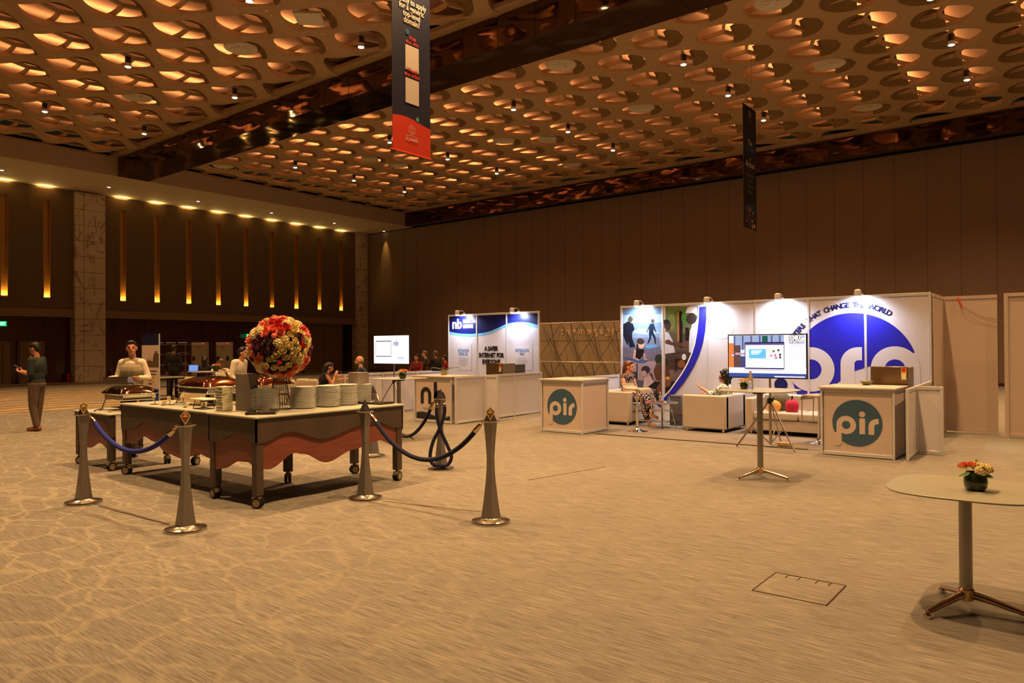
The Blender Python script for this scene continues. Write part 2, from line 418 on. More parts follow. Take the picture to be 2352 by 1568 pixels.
def lattice(x0, x1, y0, y1, AMP=.1):
    m = MB(); sc = MB(); rb = MB()
    for cx, cy, j in cell_centres(x0, x1, y0, y1):
        vs = []; fs = []
        for k in range(NS):
            a = ANG[k]; h = hexdist(a); c, s_ = math.cos(a), math.sin(a)
            px = min(max(cx+c*h, x0), x1); py = min(max(cy+s_*h, y0), y1)
            qx = min(max(cx+c*R0, x0), x1); qy = min(max(cy+s_*R0, y0), y1)
            ex = min(max(cx+c*(R0+.035), x0), x1); ey = min(max(cy+s_*(R0+.035), y0), y1)
            mx_, my_ = (px+ex)/2, (py+ey)/2
            z0, z1, z2 = [ZC-dip(u_-cx, v_-cy, AMP) for u_, v_ in ((px, py), (ex, ey), (mx_, my_))]
            vs += [(px, py, z0), (mx_, my_, z2), (ex, ey, z1), (qx, qy, z1+.022), (qx, qy, ZC+.13)]
        for k in range(NS):
            a = 5*k; b_ = 5*((k+1) % NS)
            fs += [(a+q, a+q+1, b_+q+1, b_+q) for q in range(4)]
        m.add(vs, fs)
        if not (x0+.5 < cx < x1-.5): 
            # boarded over above the half cells
            sc.prism(superel(cx, cy, .84, .84, 2, 16), ZC+.3, ZC+.34) if x0+.1 < cx < x1-.1 else None
            continue
        sg = -1 if cy > 5.3 else 1
        vs = []; fs = []; n = 20; rings = 5
        for q in range(rings):
            t = q/(rings-1)
            for k in range(n+1):
                a = PI*k/n
                ox, oy = R0*math.cos(a), sg*R0*math.sin(a)
                ix, iy = .50*R0*math.cos(a), sg*(.40*R0*math.sin(a)**1.5)
                e = t*t*(3-2*t)*.3+t*.7
                vs.append((cx+ox+(ix-ox)*t, cy+oy+(iy-oy)*t, ZC+.02+.36*math.sin(t*PI/2)))
        for q in range(rings-1):
            for k in range(n):
                a = q*(n+1)+k; fs.append((a, a+1, a+n+2, a+n+1))
        sc.add(vs, fs)
        # upper ribs : the second layer, a thin ring arc and spokes
        zz = ZC+.40
        zz = ZC+.16
        for (ux, uy) in ((0, 1.185), (.882, -.47), (-.882, -.47)):
            sgn = 1 if uy > 0 else .12
            pts = [V((cx+.22+ux*t+.10*math.sin(t*PI)*(1 if ux > 0 else -1 if ux < 0 else .6), cy+.12+(uy*t)*1+(0+(.10*math.sin(t*PI) if ux else 0)*0), zz)) for t in (0, .2, .4, .6, .8, 1)]
            for q in range(5):
                d = (pts[q+1]-pts[q]).normalized(); nn = d.cross(V((0, 0, 1)))*.042
                p, p2 = pts[q], pts[q+1]
                rb.add([p-nn, p+nn, p2+nn, p2-nn, p-nn+V((0, 0, .1)), p+nn+V((0, 0, .1)), p2+nn+V((0, 0, .1)), p2-nn+V((0, 0, .1))], [(0, 1, 2, 3), (0, 4, 5, 1), (3, 2, 6, 7), (0, 3, 7, 4), (1, 5, 6, 2)])
    a = m.build('lattice', coffer, sl, ang=30, weld=False)
    b_ = sc.build('shell', coffer2, sl, ang=50, weld=False); c = rb.build('rib', coffer, sl, weld=False)
lattice(1.6, 14.69, -1.9, 34.5, .11)
lattice(16.05, 32.5, -3.5, 34.5, .025)
MB().box(-9, 1.6, -9, 34.5, ZC, ZC+.1).box(1.6, 14.69, -9, -1.9, ZC, ZC+.1).box(16.05, 32.5, -9, -3.5, ZC, ZC+.1).box(14.35, 14.69, -1.9, 34.5, ZC-.015, ZC+.1).box(16.05, 16.3, -3.5, 34.5, ZC-.012, ZC+.1).box(32.2, 32.5, -3.5, 34.5, ZC-.012, ZC+.1).build('ceiling_board', coffer, sl, smooth=False)
# hidden strip lights above the coffers, throwing up on the slab
for x0, x1, y0 in ((2, 14.0, -1.9), (16.7, 31.6, -3.5)):
    for j in range(-8, 16):
        y = 9.52+PY*j+.25
        if y < y0+.3 or y > 34: continue
        lamp('strip_light', 'AREA', ((x0+x1)/2, y, 10.86), STRIP_W*(x1-x0)*(1 if j % 2 else .5), GLOW, aim=(0, 0, 1), shape='RECTANGLE', size=x1-x0, size_y=.05)

def snap(px, py, z=ZC):
    p = gz(px, py, z); best = None
    for cx, cy, j in cell_centres(1.6, 32.5, -3.5, 34.5):
        d = (cx-p.x)**2+(cy-p.y)**2
        if best is None or d < best[0]: best = (d, cx, cy)
    return best[1], best[2]
# spotlights in the coffers
lens = mat('spot_lens', (255, 238, 205), emit=22, noise=0)
def ceiling_spot(loc, label, group):
    t = thing('ceiling_spotlight', label, 'spotlight', loc, group=group)
    MB().lathe([(.085, .10), (.085, .30), (.05, .31)], n=16).build('housing', mat('spot_body', (60, 52, 44), r=.4, noise=0), t)
    MB().lathe([(.078, 0), (.095, .02), (.095, .11), (.07, .11)], n=16).build('glass_collar', mat('spot_collar', (235, 215, 180), r=.3, noise=0), t)
    MB().lathe([(.001, -.022), (.04, -.02), (.085, 0), (.08, .01)], n=16).build('lens', lens, t)
    MB().box(-.006, .006, -.006, .006, .3, .75).build('rod', black, t)
    return t
base_spot = None
for i in (-6, -4, -2, 0, 2, 4):
    for j in (-8, -4, 0, 4, 8, 12):
        cx, cy = 20.58+PX*i, 9.52+PY*j
        if 14 < cx < 16.1: continue
        vis = j >= -4 and cx > 6 and not (cx < 8 and j < 8)
        z = ZC-.16
        if not base_spot:
            t = base_spot = ceiling_spot((cx, cy, z), 'small bright ceiling spotlight hanging in a coffer opening', 'spotlights in the coffered ceiling')
        else: t = dup(base_spot, (cx, cy, z))
        lamp('spot', 'SPOT', (cx, cy, z-.05), SPOT_W*(1.0 if j < 2 else .62 if j < 6 else .5), WARM, aim=(0, 0, -1), spot_size=math.radians(112), spot_blend=.9, shadow_soft_size=.09)
for i in (-10, -8):
    for j in (-4, 0, 4, 8, 12):
        cx, cy = 20.58+PX*i, 9.52+PY*j
        dup(base_spot, (cx, cy, ZC-.16))
        lamp('spot', 'SPOT', (cx, cy, ZC-.21), SPOT_W*(1.75 if j < 2 else 1.1 if j < 6 else .6), WARM, aim=(0, 0, -1), spot_size=math.radians(112), spot_blend=.9, shadow_soft_size=.09)
# round air diffusers and square speakers in coffers
vm = mat('diffuser_white', (214, 204, 186), r=.5, noise=.02); vd = mat('diffuser_vane', (52, 58, 60), r=.5, noise=0)
bv = None
for px in ((533, 120), (300, 228), (1757, 17), (1887, 157), (2010, 257), (1268, 160), (1463, 254), (910, 383), (1125, 325), (1323, 385), (395, 308), (490, 383)):
    cx, cy = snap(*px, 10.5)
    if bv: dup(bv, (cx, cy, ZC+.12)); continue
    bv = thing('air_diffuser', 'round white air diffuser filling a coffer opening', 'vent', (cx, cy, ZC+.12), group='air diffusers in the coffered ceiling')
    MB().lathe([(.30, .03), (.36, -.02), (.46, -.03), (.48, .0), (.46, .12), (.30, .12)], n=32).build('rim', vm, bv)
    MB().lathe([(.001, .06), (.32, .06), (.32, .08), (.001, .08)], n=24).build('grille', vd, bv)
    c = MB()
    for q in range(6): c.box(.05, .33, -.014, .014, .01, .06, Matrix.Rotation(q*PI/3, 4, 'Z'))
    c.lathe([(.001, -.01), (.08, 0), (.08, .06)], n=16); c.build('vane', vm, bv)
bs_ = None
for px in ((683, 48), (215, 270), (1245, 327), (860, 360)):
    cx, cy = snap(*px, 10.5)
    if bs_: dup(bs_, (cx, cy, ZC+.02), .75); continue
    bs_ = thing('ceiling_panel', 'square white panel hung diagonally inside a coffer opening', 'panel', (cx, cy, ZC+.02), .75, 'square panels in the coffered ceiling')
    MB().box(-.36, .36, -.36, .36, 0, .07).build('panel', vm, bs_, bevel=.01)
    MB().box(-.3, -.29, -.3, -.29, .07, .5).box(.29, .3, .29, .3, .07, .5).build('hanger', black, bs_)
# soffit downlights and round plates
bd = None
for p in ((250, 430), (455, 462.5), (623.5, 489), (768, 512.5), (882, 531), (4, 391)):
    c = gz(*p, ZS)
    if bd: dup(bd, (c.x, c.y, ZS)); continue
    bd = tag(MB().lathe([(.001, -.012), (.05, -.012), (.075, -.004), (.08, 0), (.08, .002)], n=16).build('downlight', mat('downlight_lens', (255, 235, 200), emit=4, noise=0), loc=(c.x, c.y, ZS)), 'tiny round downlight set in the plain soffit', 'downlight', 'downlights in the soffit')
bp_ = None
for p in ((473, 456), (435, 471), (790, 509), (744, 518), (2, 384), (0, 404)):
    c = gz(*p, ZS)
    if bp_: dup(bp_, (c.x, c.y, ZS)); continue
    bp_ = tag(MB().lathe([(.001, -.01), (.36, -.01), (.40, -.006), (.41, 0)], n=32).build('ceiling_speaker', plaster, loc=(c.x, c.y, ZS)), 'flat round cover plate on the plain soffit', 'speaker', 'round plates on the soffit')
lamp('wall_wash', 'SPOT', (XR-.28, 37.13, ZS-.03), 260, (1, .58, .12), aim=(.09, 0, -1), spot_size=math.radians(40), spot_blend=1, shadow_soft_size=.03)
# ------------------------------------------------------------------ exhibition booths
navy = mat('print_navy', (22, 26, 92), r=.35, noise=.03); navyd = mat('print_dark_navy', (26, 30, 66), r=.35, noise=.03)
roy = mat('print_royal_blue', (38, 36, 170), r=.35, noise=.02); cyan = mat('print_light_blue', (110, 180, 235), r=.4, noise=.02)
slate = mat('print_slate_blue', (58, 88, 112), r=.5, noise=.02); ink = mat('print_black', (24, 22, 28), r=.5, noise=0)
tealp = mat('print_teal', (72, 110, 118), r=.5, noise=0); inkb = mat('print_brown_black', (34, 24, 32), r=.5, noise=0)
txtb = mat('print_text_blue', (96, 140, 205), r=.5, noise=0); grey_t = mat('print_grey', (120, 122, 128), r=.5, noise=0)
whitep = mat('print_white', (235, 236, 242), r=.5, noise=0)
cnt = mat('counter_white', (196, 180, 170), r=.5, noise=.02)

def post(parent, x, y, h, s=.02, name='post'):
    return MB().box(x-s, x+s, y-s, y+s, 0, h).build(name, alu, parent, bevel=.004)
def shell_wall(label, X, ys, h, group=None, m=white):     # wall in a plane X = const, posts at ys
    t = thing('exhibition_wall', label, 'partition', (0, 0, 0), group=group)
    for y in ys: post(t, X, y, h)
    for a, b in zip(ys[:-1], ys[1:]):
        lo, hi = min(a, b)+.02, max(a, b)-.02
        MB().box(X-.004, X+.004, lo, hi, .06, h-.05).build('panel', m, t, smooth=False)
        MB().box(X-.018, X+.018, lo, hi, h-.05, h).box(X-.018, X+.018, lo, hi, .03, .07).build('rail', alu, t, bevel=.003)
    return t
def low_wall(label, pts, h=1.0, group=None):              # polyline of half height panels, roughly 1 m each
    t = thing('low_partition', label, 'partition', (0, 0, 0), group=group)
    for (x0, y0), (x1, y1) in zip(pts[:-1], pts[1:]):
        d = V((x1-x0, y1-y0, 0)); L = d.length; n = max(1, round(L/1.0)); a = math.atan2(d.y, d.x)
        T = Matrix.Translation((x0, y0, 0)) @ Matrix.Rotation(a, 4, 'Z')
        for i in range(n):
            s0, s1 = L*i/n+.02, L*(i+1)/n-.02
            MB().box(s0, s1, -.004, .004, .05, h-.05, T).build('panel', white, t, smooth=False)
            MB().box(s0, s1, -.018, .018, h-.05, h, T).box(s0, s1, -.018, .018, .02, .06, T).build('rail', alu, t, bevel=.003)
            MB().box(s0-.04, s0, -.02, .02, 0, h, T).build('post', alu, t, bevel=.004)
        MB().box(L-.02, L+.02, -.02, .02, 0, h, T).build('post', alu, t, bevel=.004)
    return t

# booth with the big blue circle : wall X = 13.95
PXW = 13.95
ysP = [7.96, 6.97, 5.97, 4.99, 4.01, 3.03, 2.03]
pw_ = shell_wall('long white exhibition wall printed with a photo collage and a big blue disc', PXW, ysP, 2.5)
def on(px, py, X=PXW): p = gx(px, py, X); return (-p.y, p.z)
F1 = FX(PXW, .0065); F2 = FX(PXW, .0085); F3 = FX(PXW, .0105); F4 = FX(PXW, .0125); F5 = FX(PXW, .0145)
# blue disc with the white letters, all in (u = -Y, v = z)
cxu, cyv, RR = -3.18, .98, 1.28
pts = [on(x, y) for x, y in ((1860, 757), (1890, 738), (1930, 723), (1975, 719), (2030, 728), (2070, 757), (2101, 809))]
# circle through three measured points
def circ(a, b, c):
    (x1, y1), (x2, y2), (x3, y3) = a, b, c
    A = x1*(y2-y3)-y1*(x2-x3)+x2*y3-x3*y2
    B = (x1*x1+y1*y1)*(y3-y2)+(x2*x2+y2*y2)*(y1-y3)+(x3*x3+y3*y3)*(y2-y1)
    C_ = (x1*x1+y1*y1)*(x2-x3)+(x2*x2+y2*y2)*(x3-x1)+(x3*x3+y3*y3)*(x1-x2)
    x, y = -B/(2*A), -C_/(2*A); return x, y, math.hypot(x-x1, y-y1)
cxu, cyv, RR = circ(pts[0], pts[3], pts[6])
_t = on(2101, 809); TIPA = math.degrees(math.atan2(_t[1]-cyv, _t[0]-cxu)); TIP = 10*math.ceil(TIPA/10)
flat('disc_print', [[(cxu, cyv)]+[q for q in arcpts(cxu, cyv, RR, -40+i*10, -30+i*10, 3)] for i in range(26) if -40+i*10 >= TIP], roy, F1, pw_)
flat('disc_print', [[(cxu, cyv)]+arcpts(cxu, cyv, RR, TIPA, TIP, 3)], roy, F1, pw_)
def ring_px(cx_, cy_, r0, r1, a0, a1, m, F, nm='letter_print'): flat(nm, ringq(cx_, cy_, r0, r1, a0, a1, 40), m, F, pw_)
# "o" : ring centred near px (1866, 847)
o_out_t = on(1866, 797); o_in_t = on(1866, 825); o_cy = on(1866, 848)[1]
oc = on(1863, 848); r_out = abs(o_out_t[1]-oc[1]); r_in = abs(o_in_t[1]-oc[1])
ring_px(oc[0], oc[1], r_in, r_out, 0, 360, white, F2)
flat('disc_print', [arcpts(oc[0], oc[1], r_in, 0, 360, 40)[:-1]], roy, F2, pw_)
# "r" : stem plus shoulder
s0, s1 = on(1931, 860)[0], on(1963, 860)[0]; tr = on(1980, 797)[1]; w_ = s1-s0
flat('letter_print', [rect(s0, s1, .1, tr-.28)], white, F2, pw_)
ring_px(s0+.30, tr-.30, .30-w_, .30, 90, 180, white, F2)
flat('letter_print', [rect(s0+.30, s0+.36, tr-w_, tr)], white, F2, pw_)
# "g" : ring again, cut off by the disc edge on the right
gc = on(2056, 846); g_out = on(2056, 795)[1]-gc[1]; g_in = on(2056, 825)[1]-gc[1]
ring_px(gc[0], gc[1], g_in, g_out, 0, 360, white, F2)
flat('disc_print', [arcpts(gc[0], gc[1], g_in, 0, 360, 40)[:-1]], roy, F2, pw_)
flat('letter_print', [rect(gc[0]+g_in, gc[0]+g_out, .1, gc[1])], white, F2, pw_)
# dot before the word
dc = on(1794, 883); flat('dot_print', [arcpts(dc[0], dc[1], .125, 0, 360, 28)[:-1]], navy, F2, pw_)
# lettering around the disc
msg = 'LETTERS   THAT  CHANGE  THE  WORLD'
rt_ = RR+.10
import itertools
a_start, a_end = 158, 47
aL = math.degrees(math.atan2(*(lambda p: (p[1]-cyv, p[0]-cxu))(on(1835, 770))))
aR = math.degrees(math.atan2(*(lambda p: (p[1]-cyv, p[0]-cxu))(on(2040, 722))))
a_T = aL; n0 = msg.index('TERS')
# place characters evenly by advance width
adv = {' ': .42, 'I': .5, 'T': .82, 'L': .78, 'E': .82, 'W': 1.35, 'M': 1.25, 'O': 1.1, 'G': 1.08, 'N': 1.05, 'H': 1.02, 'A': 1.0, 'C': 1.02, 'R': .92, 'D': 1.02, 'S': .85}
pos = [0]
for ch in msg: pos.append(pos[-1]+adv.get(ch, .95))
mid = [(pos[i]+pos[i+1])/2 for i in range(len(msg))]
iA = msg.index('TERS'); iB = len(msg)-1
for i, ch in enumerate(msg):
    if ch == ' ': continue
    a = aL+(aR-aL)*(mid[i]-mid[iA])/(mid[iB]-mid[iA])
    if a > 185: continue
    ar = math.radians(a)
    text(ch, .13, navy, F2, cxu+rt_*math.cos(ar), cyv+rt_*math.sin(ar), pw_, bold=.004, rot=ar-PI/2, name='lettering')
# thin decorative circles
for (px, py, r) in ((1659, 752, .23), (1712, 716, .55)):
    c = on(px, py); flat('fine_line_print', ringq(c[0], c[1], r-.002, r+.002, 0 if r < .3 else 200, 360 if r < .3 else 300, 40), grey_t, F1, pw_)
# ---- photo collage at the left end, bounded by a blue arc
S3 = 1432/210.
def c3(x, y): return on(1425+x/S3, 695+y/S3)
inner = [(1222, 58), (1215, 250), (1195, 450), (1160, 640), (1110, 800), (1040, 960), (960, 1100), (870, 1230), (770, 1370), (640, 1510), (560, 1580)]
bl = [(x+16, y+10) for x, y in inner]
br_ = [(1352, 55), (1350, 250), (1335, 430), (1300, 620), (1245, 800), (1170, 970), (1090, 1110), (1000, 1250), (900, 1370), (800, 1480), (640, 1640)]
ink_mats = {}
def pm(c, n=.10, ns=9): 
    k = 'print_%02x%02x%02x' % c
    return mat(k, c, r=.35, noise=n, ns=ns)
NP = [0]
def poly(pts_, c, F=F1, n=.10, nm='photo_print'):
    NP[0] += 1; F = Matrix.Translation((-.00006*NP[0], 0, 0)) @ F1; flat(nm, [[c3(*p) for p in pts_]], pm(c, n), F, pw_)
def blob(cx_, cy_, rx, ry, c, F=F3, rot=0, n=.1):
    P = []
    for i in range(20):
        t = 2*PI*i/20; x, y = rx*math.cos(t), ry*math.sin(t); P.append((cx_+x*math.cos(rot)-y*math.sin(rot), cy_+x*math.sin(rot)+y*math.cos(rot)))
    poly(P, c, F, n)
L0, Rm, L1 = 42, 666, 704
# left half : sea, foam, sand, classroom
for y0, y1, c in ((75, 200, (96, 124, 160)), (200, 330, (140, 170, 200)), (330, 420, (108, 134, 168)), (420, 560, (120, 144, 176)), (560, 700, (108, 122, 150)), (700, 800, (96, 98, 122)), (800, 930, (104, 98, 120)), (930, 1210, (146, 132, 146)), (1210, 1400, (128, 112, 126)), (1400, 1500, (60, 50, 60))):
    poly([(L0, y0-6), (Rm, y0-22), (Rm, y1-20), (L0, y1)], c)
poly([(190, 440), (300, 400), (470, 410), (640, 470), (420, 500), (210, 470)], (150, 178, 205))
# right half : forest, street, brown dusk
def clip_in(y):
    for (xa, ya), (xb_, yb) in zip(inner[:-1], inner[1:]):
        if ya <= y <= yb: return xa+(xb_-xa)*(y-ya)/(yb-ya)
    return 600 if y > 1500 else 1222
for y0, y1, c in ((58, 180, (96, 112, 60)), (180, 330, (84, 100, 62)), (330, 470, (92, 98, 66)), (470, 600, (80, 74, 60)), (600, 760, (84, 70, 62)), (760, 900, (72, 56, 50)), (900, 1050, (66, 50, 44)), (1050, 1230, (104, 86, 86)), (1230, 1380, (40, 32, 38))):
    poly([(L1, y0), (clip_in(y0), y0), (clip_in(y1), y1), (L1, y1)], c, n=.3)
poly([(890, 150), (925, 150), (925, 600), (890, 600)], (150, 104, 62), F3)
poly([(922, 130), (975, 140), (975, 700), (928, 700)], (26, 22, 20), F3)
poly([(1020, 380), (1080, 400), (1075, 600), (1020, 600)], (32, 26, 24), F3)
blob(800, 300, 60, 120, (112, 130, 70), F3, n=.3); blob(1010, 230, 50, 110, (70, 120, 60), F4, n=.3)
# surfers
poly([(48, 340), (120, 290), (200, 330), (225, 420), (185, 470), (190, 560), (235, 690), (150, 700), (115, 560), (110, 480), (130, 680), (90, 620), (48, 520)], (22, 28, 44), F3)
blob(205, 265, 40, 48, (176, 140, 122), F3); blob(160, 260, 38, 55, (70, 60, 52), F3, .3)
poly([(170, 190), (215, 168), (262, 200), (275, 245), (325, 262), (300, 272), (180, 235)], (90, 150, 190), F4)
blob(508, 285, 26, 32, (60, 50, 46), F3)
poly([(470, 330), (525, 322), (545, 400), (568, 460), (558, 470), (520, 410), (520, 470), (555, 540), (560, 640), (540, 640), (528, 560), (490, 500), (480, 570), (440, 640), (424, 632), (455, 550), (448, 470), (455, 400), (418, 470), (410, 462), (445, 380)], (24, 34, 56), F4)
poly([(385, 680), (500, 660), (630, 672), (560, 700), (420, 718)], (88, 150, 200), F3)
# girl on a board
poly([(50, 850), (240, 880), (445, 910), (360, 945), (260, 935), (50, 870)], (58, 88, 140), F3)
blob(330, 650, 52, 68, (190, 160, 150), F4); blob(318, 605, 60, 48, (60, 46, 44), F4, .2); blob(270, 700, 18, 60, (56, 42, 42), F4)
poly([(250, 720), (370, 730), (375, 800), (300, 890), (240, 870)], (24, 22, 28), F4)
poly([(215, 730), (250, 740), (240, 860), (305, 890), (290, 910), (195, 870)], (180, 148, 140), F5); poly([(360, 790), (385, 790), (395, 870), (435, 895), (380, 900)], (180, 148, 140), F5)
# classroom
poly([(255, 950), (272, 950), (272, 1330), (255, 1330)], (44, 42, 52), F3)
blob(105, 965, 55, 48, (26, 22, 26), F3); blob(100, 1040, 48, 62, (96, 60, 50), F3); poly([(48, 1040), (160, 1050), (210, 1210), (48, 1210)], (122, 66, 58), F3)
poly([(170, 1080), (255, 1080), (255, 1190), (185, 1190)], (52, 50, 64), F3)
blob(400, 1050, 68, 62, (48, 42, 52), F4); blob(372, 1110, 40, 50, (170, 138, 134), F3); poly([(460, 1090), (500, 1110), (525, 1200), (500, 1250), (470, 1180)], (62, 54, 62), F4)
poly([(380, 1170), (470, 1140), (530, 1250), (500, 1340), (350, 1340)], (176, 156, 160), F3)
poly([(265, 1215), (370, 1220), (360, 1330), (265, 1330)], (70, 74, 92), F3)
# boy eating
blob(605, 880, 62, 76, (40, 46, 40), F4); poly([(520, 1060), (560, 960), (640, 925), (Rm, 930), (Rm, 1000), (540, 1120)], (70, 74, 54), F4)
blob(610, 1100, 78, 120, (84, 52, 42), F3); poly([(704, 930), (750, 980), (775, 1080), (770, 1160), (704, 1230)], (80, 50, 42), F3); poly([(704, 870), (740, 900), (768, 1000), (704, 960)], (40, 44, 40), F4)
poly([(420, 1330), (540, 1230), (Rm, 1240), (Rm, 1500), (560, 1560), (560, 1350)], (22, 22, 30), F4); poly([(570, 1330), (Rm, 1200), (Rm, 1420), (580, 1430)], (104, 68, 54), F5)
poly([(704, 1190), (760, 1160), (800, 1230), (790, 1300), (704, 1330)], (110, 72, 56), F5); blob(745, 1180, 36, 26, (190, 150, 40), F5)
poly([(704, 1340), (850, 1260), (800, 1330), (704, 1430)], (24, 22, 28), F5)
# handshake men
blob(742, 350, 52, 82, (66, 46, 42), F3); blob(722, 300, 42, 42, (30, 26, 28), F4)
poly([(704, 455), (760, 470), (820, 590), (860, 780), (704, 800)], (178, 178, 190), F3); poly([(610, 480), (Rm, 450), (Rm, 800), (630, 700)], (150, 158, 176), F3)
poly([(704, 590), (760, 575), (830, 625), (1000, 630), (1000, 680), (820, 672), (704, 640)], (84, 56, 46), F4); blob(1010, 662, 60, 36, (96, 64, 52), F4)
poly([(1130, 330), (1205, 250), (1195, 450), (1160, 640), (1115, 780), (1078, 780), (1080, 560), (1095, 440)], (196, 200, 214), F3)
blob(1115, 250, 82, 85, (56, 42, 40), F4); poly([(1020, 160), (1050, 80), (1100, 60), (1205, 62), (1205, 200), (1150, 160)], (206, 208, 216), F5)
poly([(860, 870), (1060, 900), (1030, 960), (880, 920), (890, 1080), (860, 1060)], (28, 22, 24), F4); blob(1000, 850, 34, 50, (200, 200, 205), F4); blob(960, 960, 60, 60, (120, 76, 44), F4)
F5 = FX(PXW, .0175)
flat('white_arc_print', [[c3(*inner[i]), c3(*bl[i]), c3(*bl[i+1]), c3(*inner[i+1])] for i in range(len(inner)-1)], whitep, F5, pw_)
flat('blue_arc_print', [[c3(*bl[i]), c3(*br_[i]), c3(*br_[i+1]), c3(*bl[i+1])] for i in range(len(inner)-1)], roy, F5, pw_)

low_wall('low white partition on the right edge of the blue disc booth, beside the stainless refrigerator', [(11.3, 1.93), (13.95, 2.03)])
low_wall('low white panel standing out beyond the right counter', [(12.16, 1.95), (12.16, 1.63)])
low_wall('low white partition behind the armchair with the seated woman', [(12.2, 8.1), (13.9, 8.02)])
# booth at the far side : wall X = 14.37
NXW = 14.37
ysN = [13.55, 12.54, 11.53, 10.52]
nw_ = shell_wall('white exhibition wall with navy waves and three printed panels', NXW, ysN, 2.5)
N1 = FX(NXW, .0065); N2 = FX(NXW, .0085); N3 = FX(NXW, .0105)
S5 = 2121/230.
def n5(x, y): return on(1020+x/S5, 700+y/S5, NXW)
wave_t = [(115, 565), (250, 595), (400, 612), (560, 615), (690, 608), (850, 590), (1000, 550), (1140, 490), (1290, 418), (1400, 385), (1520, 368), (1650, 362), (1800, 375), (1900, 398), (1990, 425)]
wave_b = [(115, 615), (250, 650), (400, 668), (560, 674), (690, 664), (850, 645), (1000, 605), (1140, 545), (1290, 480), (1400, 455), (1520, 440), (1650, 436), (1800, 450), (1900, 470), (1990, 492)]
top = lambda x: 250-(x-110)*(75/1880.)
for i in range(len(wave_t)-1):
    (a, b), (c, d) = wave_t[i], wave_t[i+1]
    flat('wave_print', [[n5(a, top(a)), n5(a, b), n5(c, d), n5(c, top(c))]], navy, N1, nw_)
    flat('wave_print', [[n5(a, b), n5(*wave_b[i]), n5(*wave_b[i+1]), n5(c, d)]], cyan, N1, nw_)
def ntext(s_, x, y, size, m, sx=1, bold=.0, align='CENTER', F=N2):
    p = n5(x, y); return text(s_, size, m, F, p[0], p[1], nw_, align, bold, sx)
ntext('nb', 278, 497, .36, whitep, 1.0, .012)
ntext('NETBEACON', 405, 385, .125, whitep, .60, .006, 'LEFT'); ntext('INSTITUTE', 405, 490, .125, whitep, .60, .006, 'LEFT')
for s_, y in (('A SAFER', 965), ('INTERNET FOR', 1105), ('EVERYONE', 1245)): ntext(s_, 1003, y, .15, ink, .82, .010)
ntext('NETBEACON', 410, 980, .085, txtb, .8, .003); ntext('REPORTER', 410, 1053, .085, txtb, .8, .003)
for i, s_ in enumerate(('Simplifies the process', 'of reporting DNS', 'Abuse to operators', 'for fast action.')): ntext(s_, 410, 1140+48*i, .052, grey_t, .8)
ntext('NETBEACON', 1655, 980, .085, txtb, .85, .003); ntext('MAP', 1655, 1053, .085, txtb, .85, .003)
for i, s_ in enumerate(('Offers trusted', 'monthly insights and', 'data on phishing')): ntext(s_, 1655, 1148+50*i, .052, grey_t, .85)
gp = []
for i in range(14):
    x = 1345+i*46; gp.append([n5(x, 560), n5(x+5, 560), n5(x+5, 850), n5(x, 850)])
for i in range(9):
    y = 570+i*33; gp.append([n5(1340, y), n5(1340, y+4), n5(1985, y-6), n5(1985, y-10)])
flat('dot_grid_print', gp, mat('print_pale_lilac', (196, 196, 220), r=.5, noise=0), N1, nw_)
for x in (585, 1878): flat('fine_line_print', [[n5(x, 840), n5(x+6, 840), n5(x+6, 1390), n5(x, 1390)], [n5(x-300, 1385), n5(x, 1385), n5(x, 1391), n5(x-300, 1391)]], grey_t, N1, nw_)
low_wall('low white partition along the right side of the booth with navy waves', [(12.1, 10.38), (14.37, 10.46)])
low_wall('low white partition stepping out from behind the counter with black letters', [(11.12, 10.30), (12.08, 10.33)])
low_wall('narrow low white panel facing out beside the counter with black letters', [(12.1, 10.30), (12.1, 9.98)])
low_wall('long low white partition behind the far television stand', [(10.9, 13.62), (14.37, 13.62)])

# arm lights on the booth walls
lampw = mat('booth_lamp_glow', (214, 228, 255), emit=60, noise=0)
bl0 = None
def booth_light(x, y, label, w=1):
    global bl0
    if bl0 is None:
        t = bl0 = thing('arm_spotlight', label, 'lamp', (x, y, 2.5))
        MB().tube([(0, 0, -.02), (0, 0, .05), (-.1, 0, .09), (-.26, 0, .07)], .008, 8).build('arm', alu, t)
        MB().box(-.03, .03, -.03, .03, -.05, .02).build('clamp', white, t, bevel=.005)
        MB().lathe([(.03, .09), (.055, .07), (.06, -.02), (.05, -.03)], (-.28, 0, 0), 16).build('lamp_head', white, t)
        MB().lathe([(.001, -.035), (.03, -.04), (.048, -.03), (.048, -.02)], (-.28, 0, 0), 16).build('bulb', lampw, t)
    else: t = dup(bl0, (x, y, 2.5), label=label)
    lamp('booth_lamp', 'SPOT', (x-.28, y, 2.5-.05), BOOTH_W*w, (.80, .88, 1.0), aim=(.62, 0, -1), spot_size=math.radians(150), spot_blend=.8, shadow_soft_size=.045)
for px, lb in ((1462, 'over the surfer picture'), (1623, 'over the blue arc'), (1786, 'above the large television'), (1970, 'over the big blue disc')):
    booth_light(PXW, gx(px, 700, PXW-.28).y, 'small white arm spotlight clamped '+lb)
for px, lb in ((1050, 'over the printed letters nearest the far television'), (1176, 'over the right end of the navy wave print')):
    booth_light(NXW, gx(px, 716, NXW-.28).y, 'small white arm spotlight clamped '+lb)

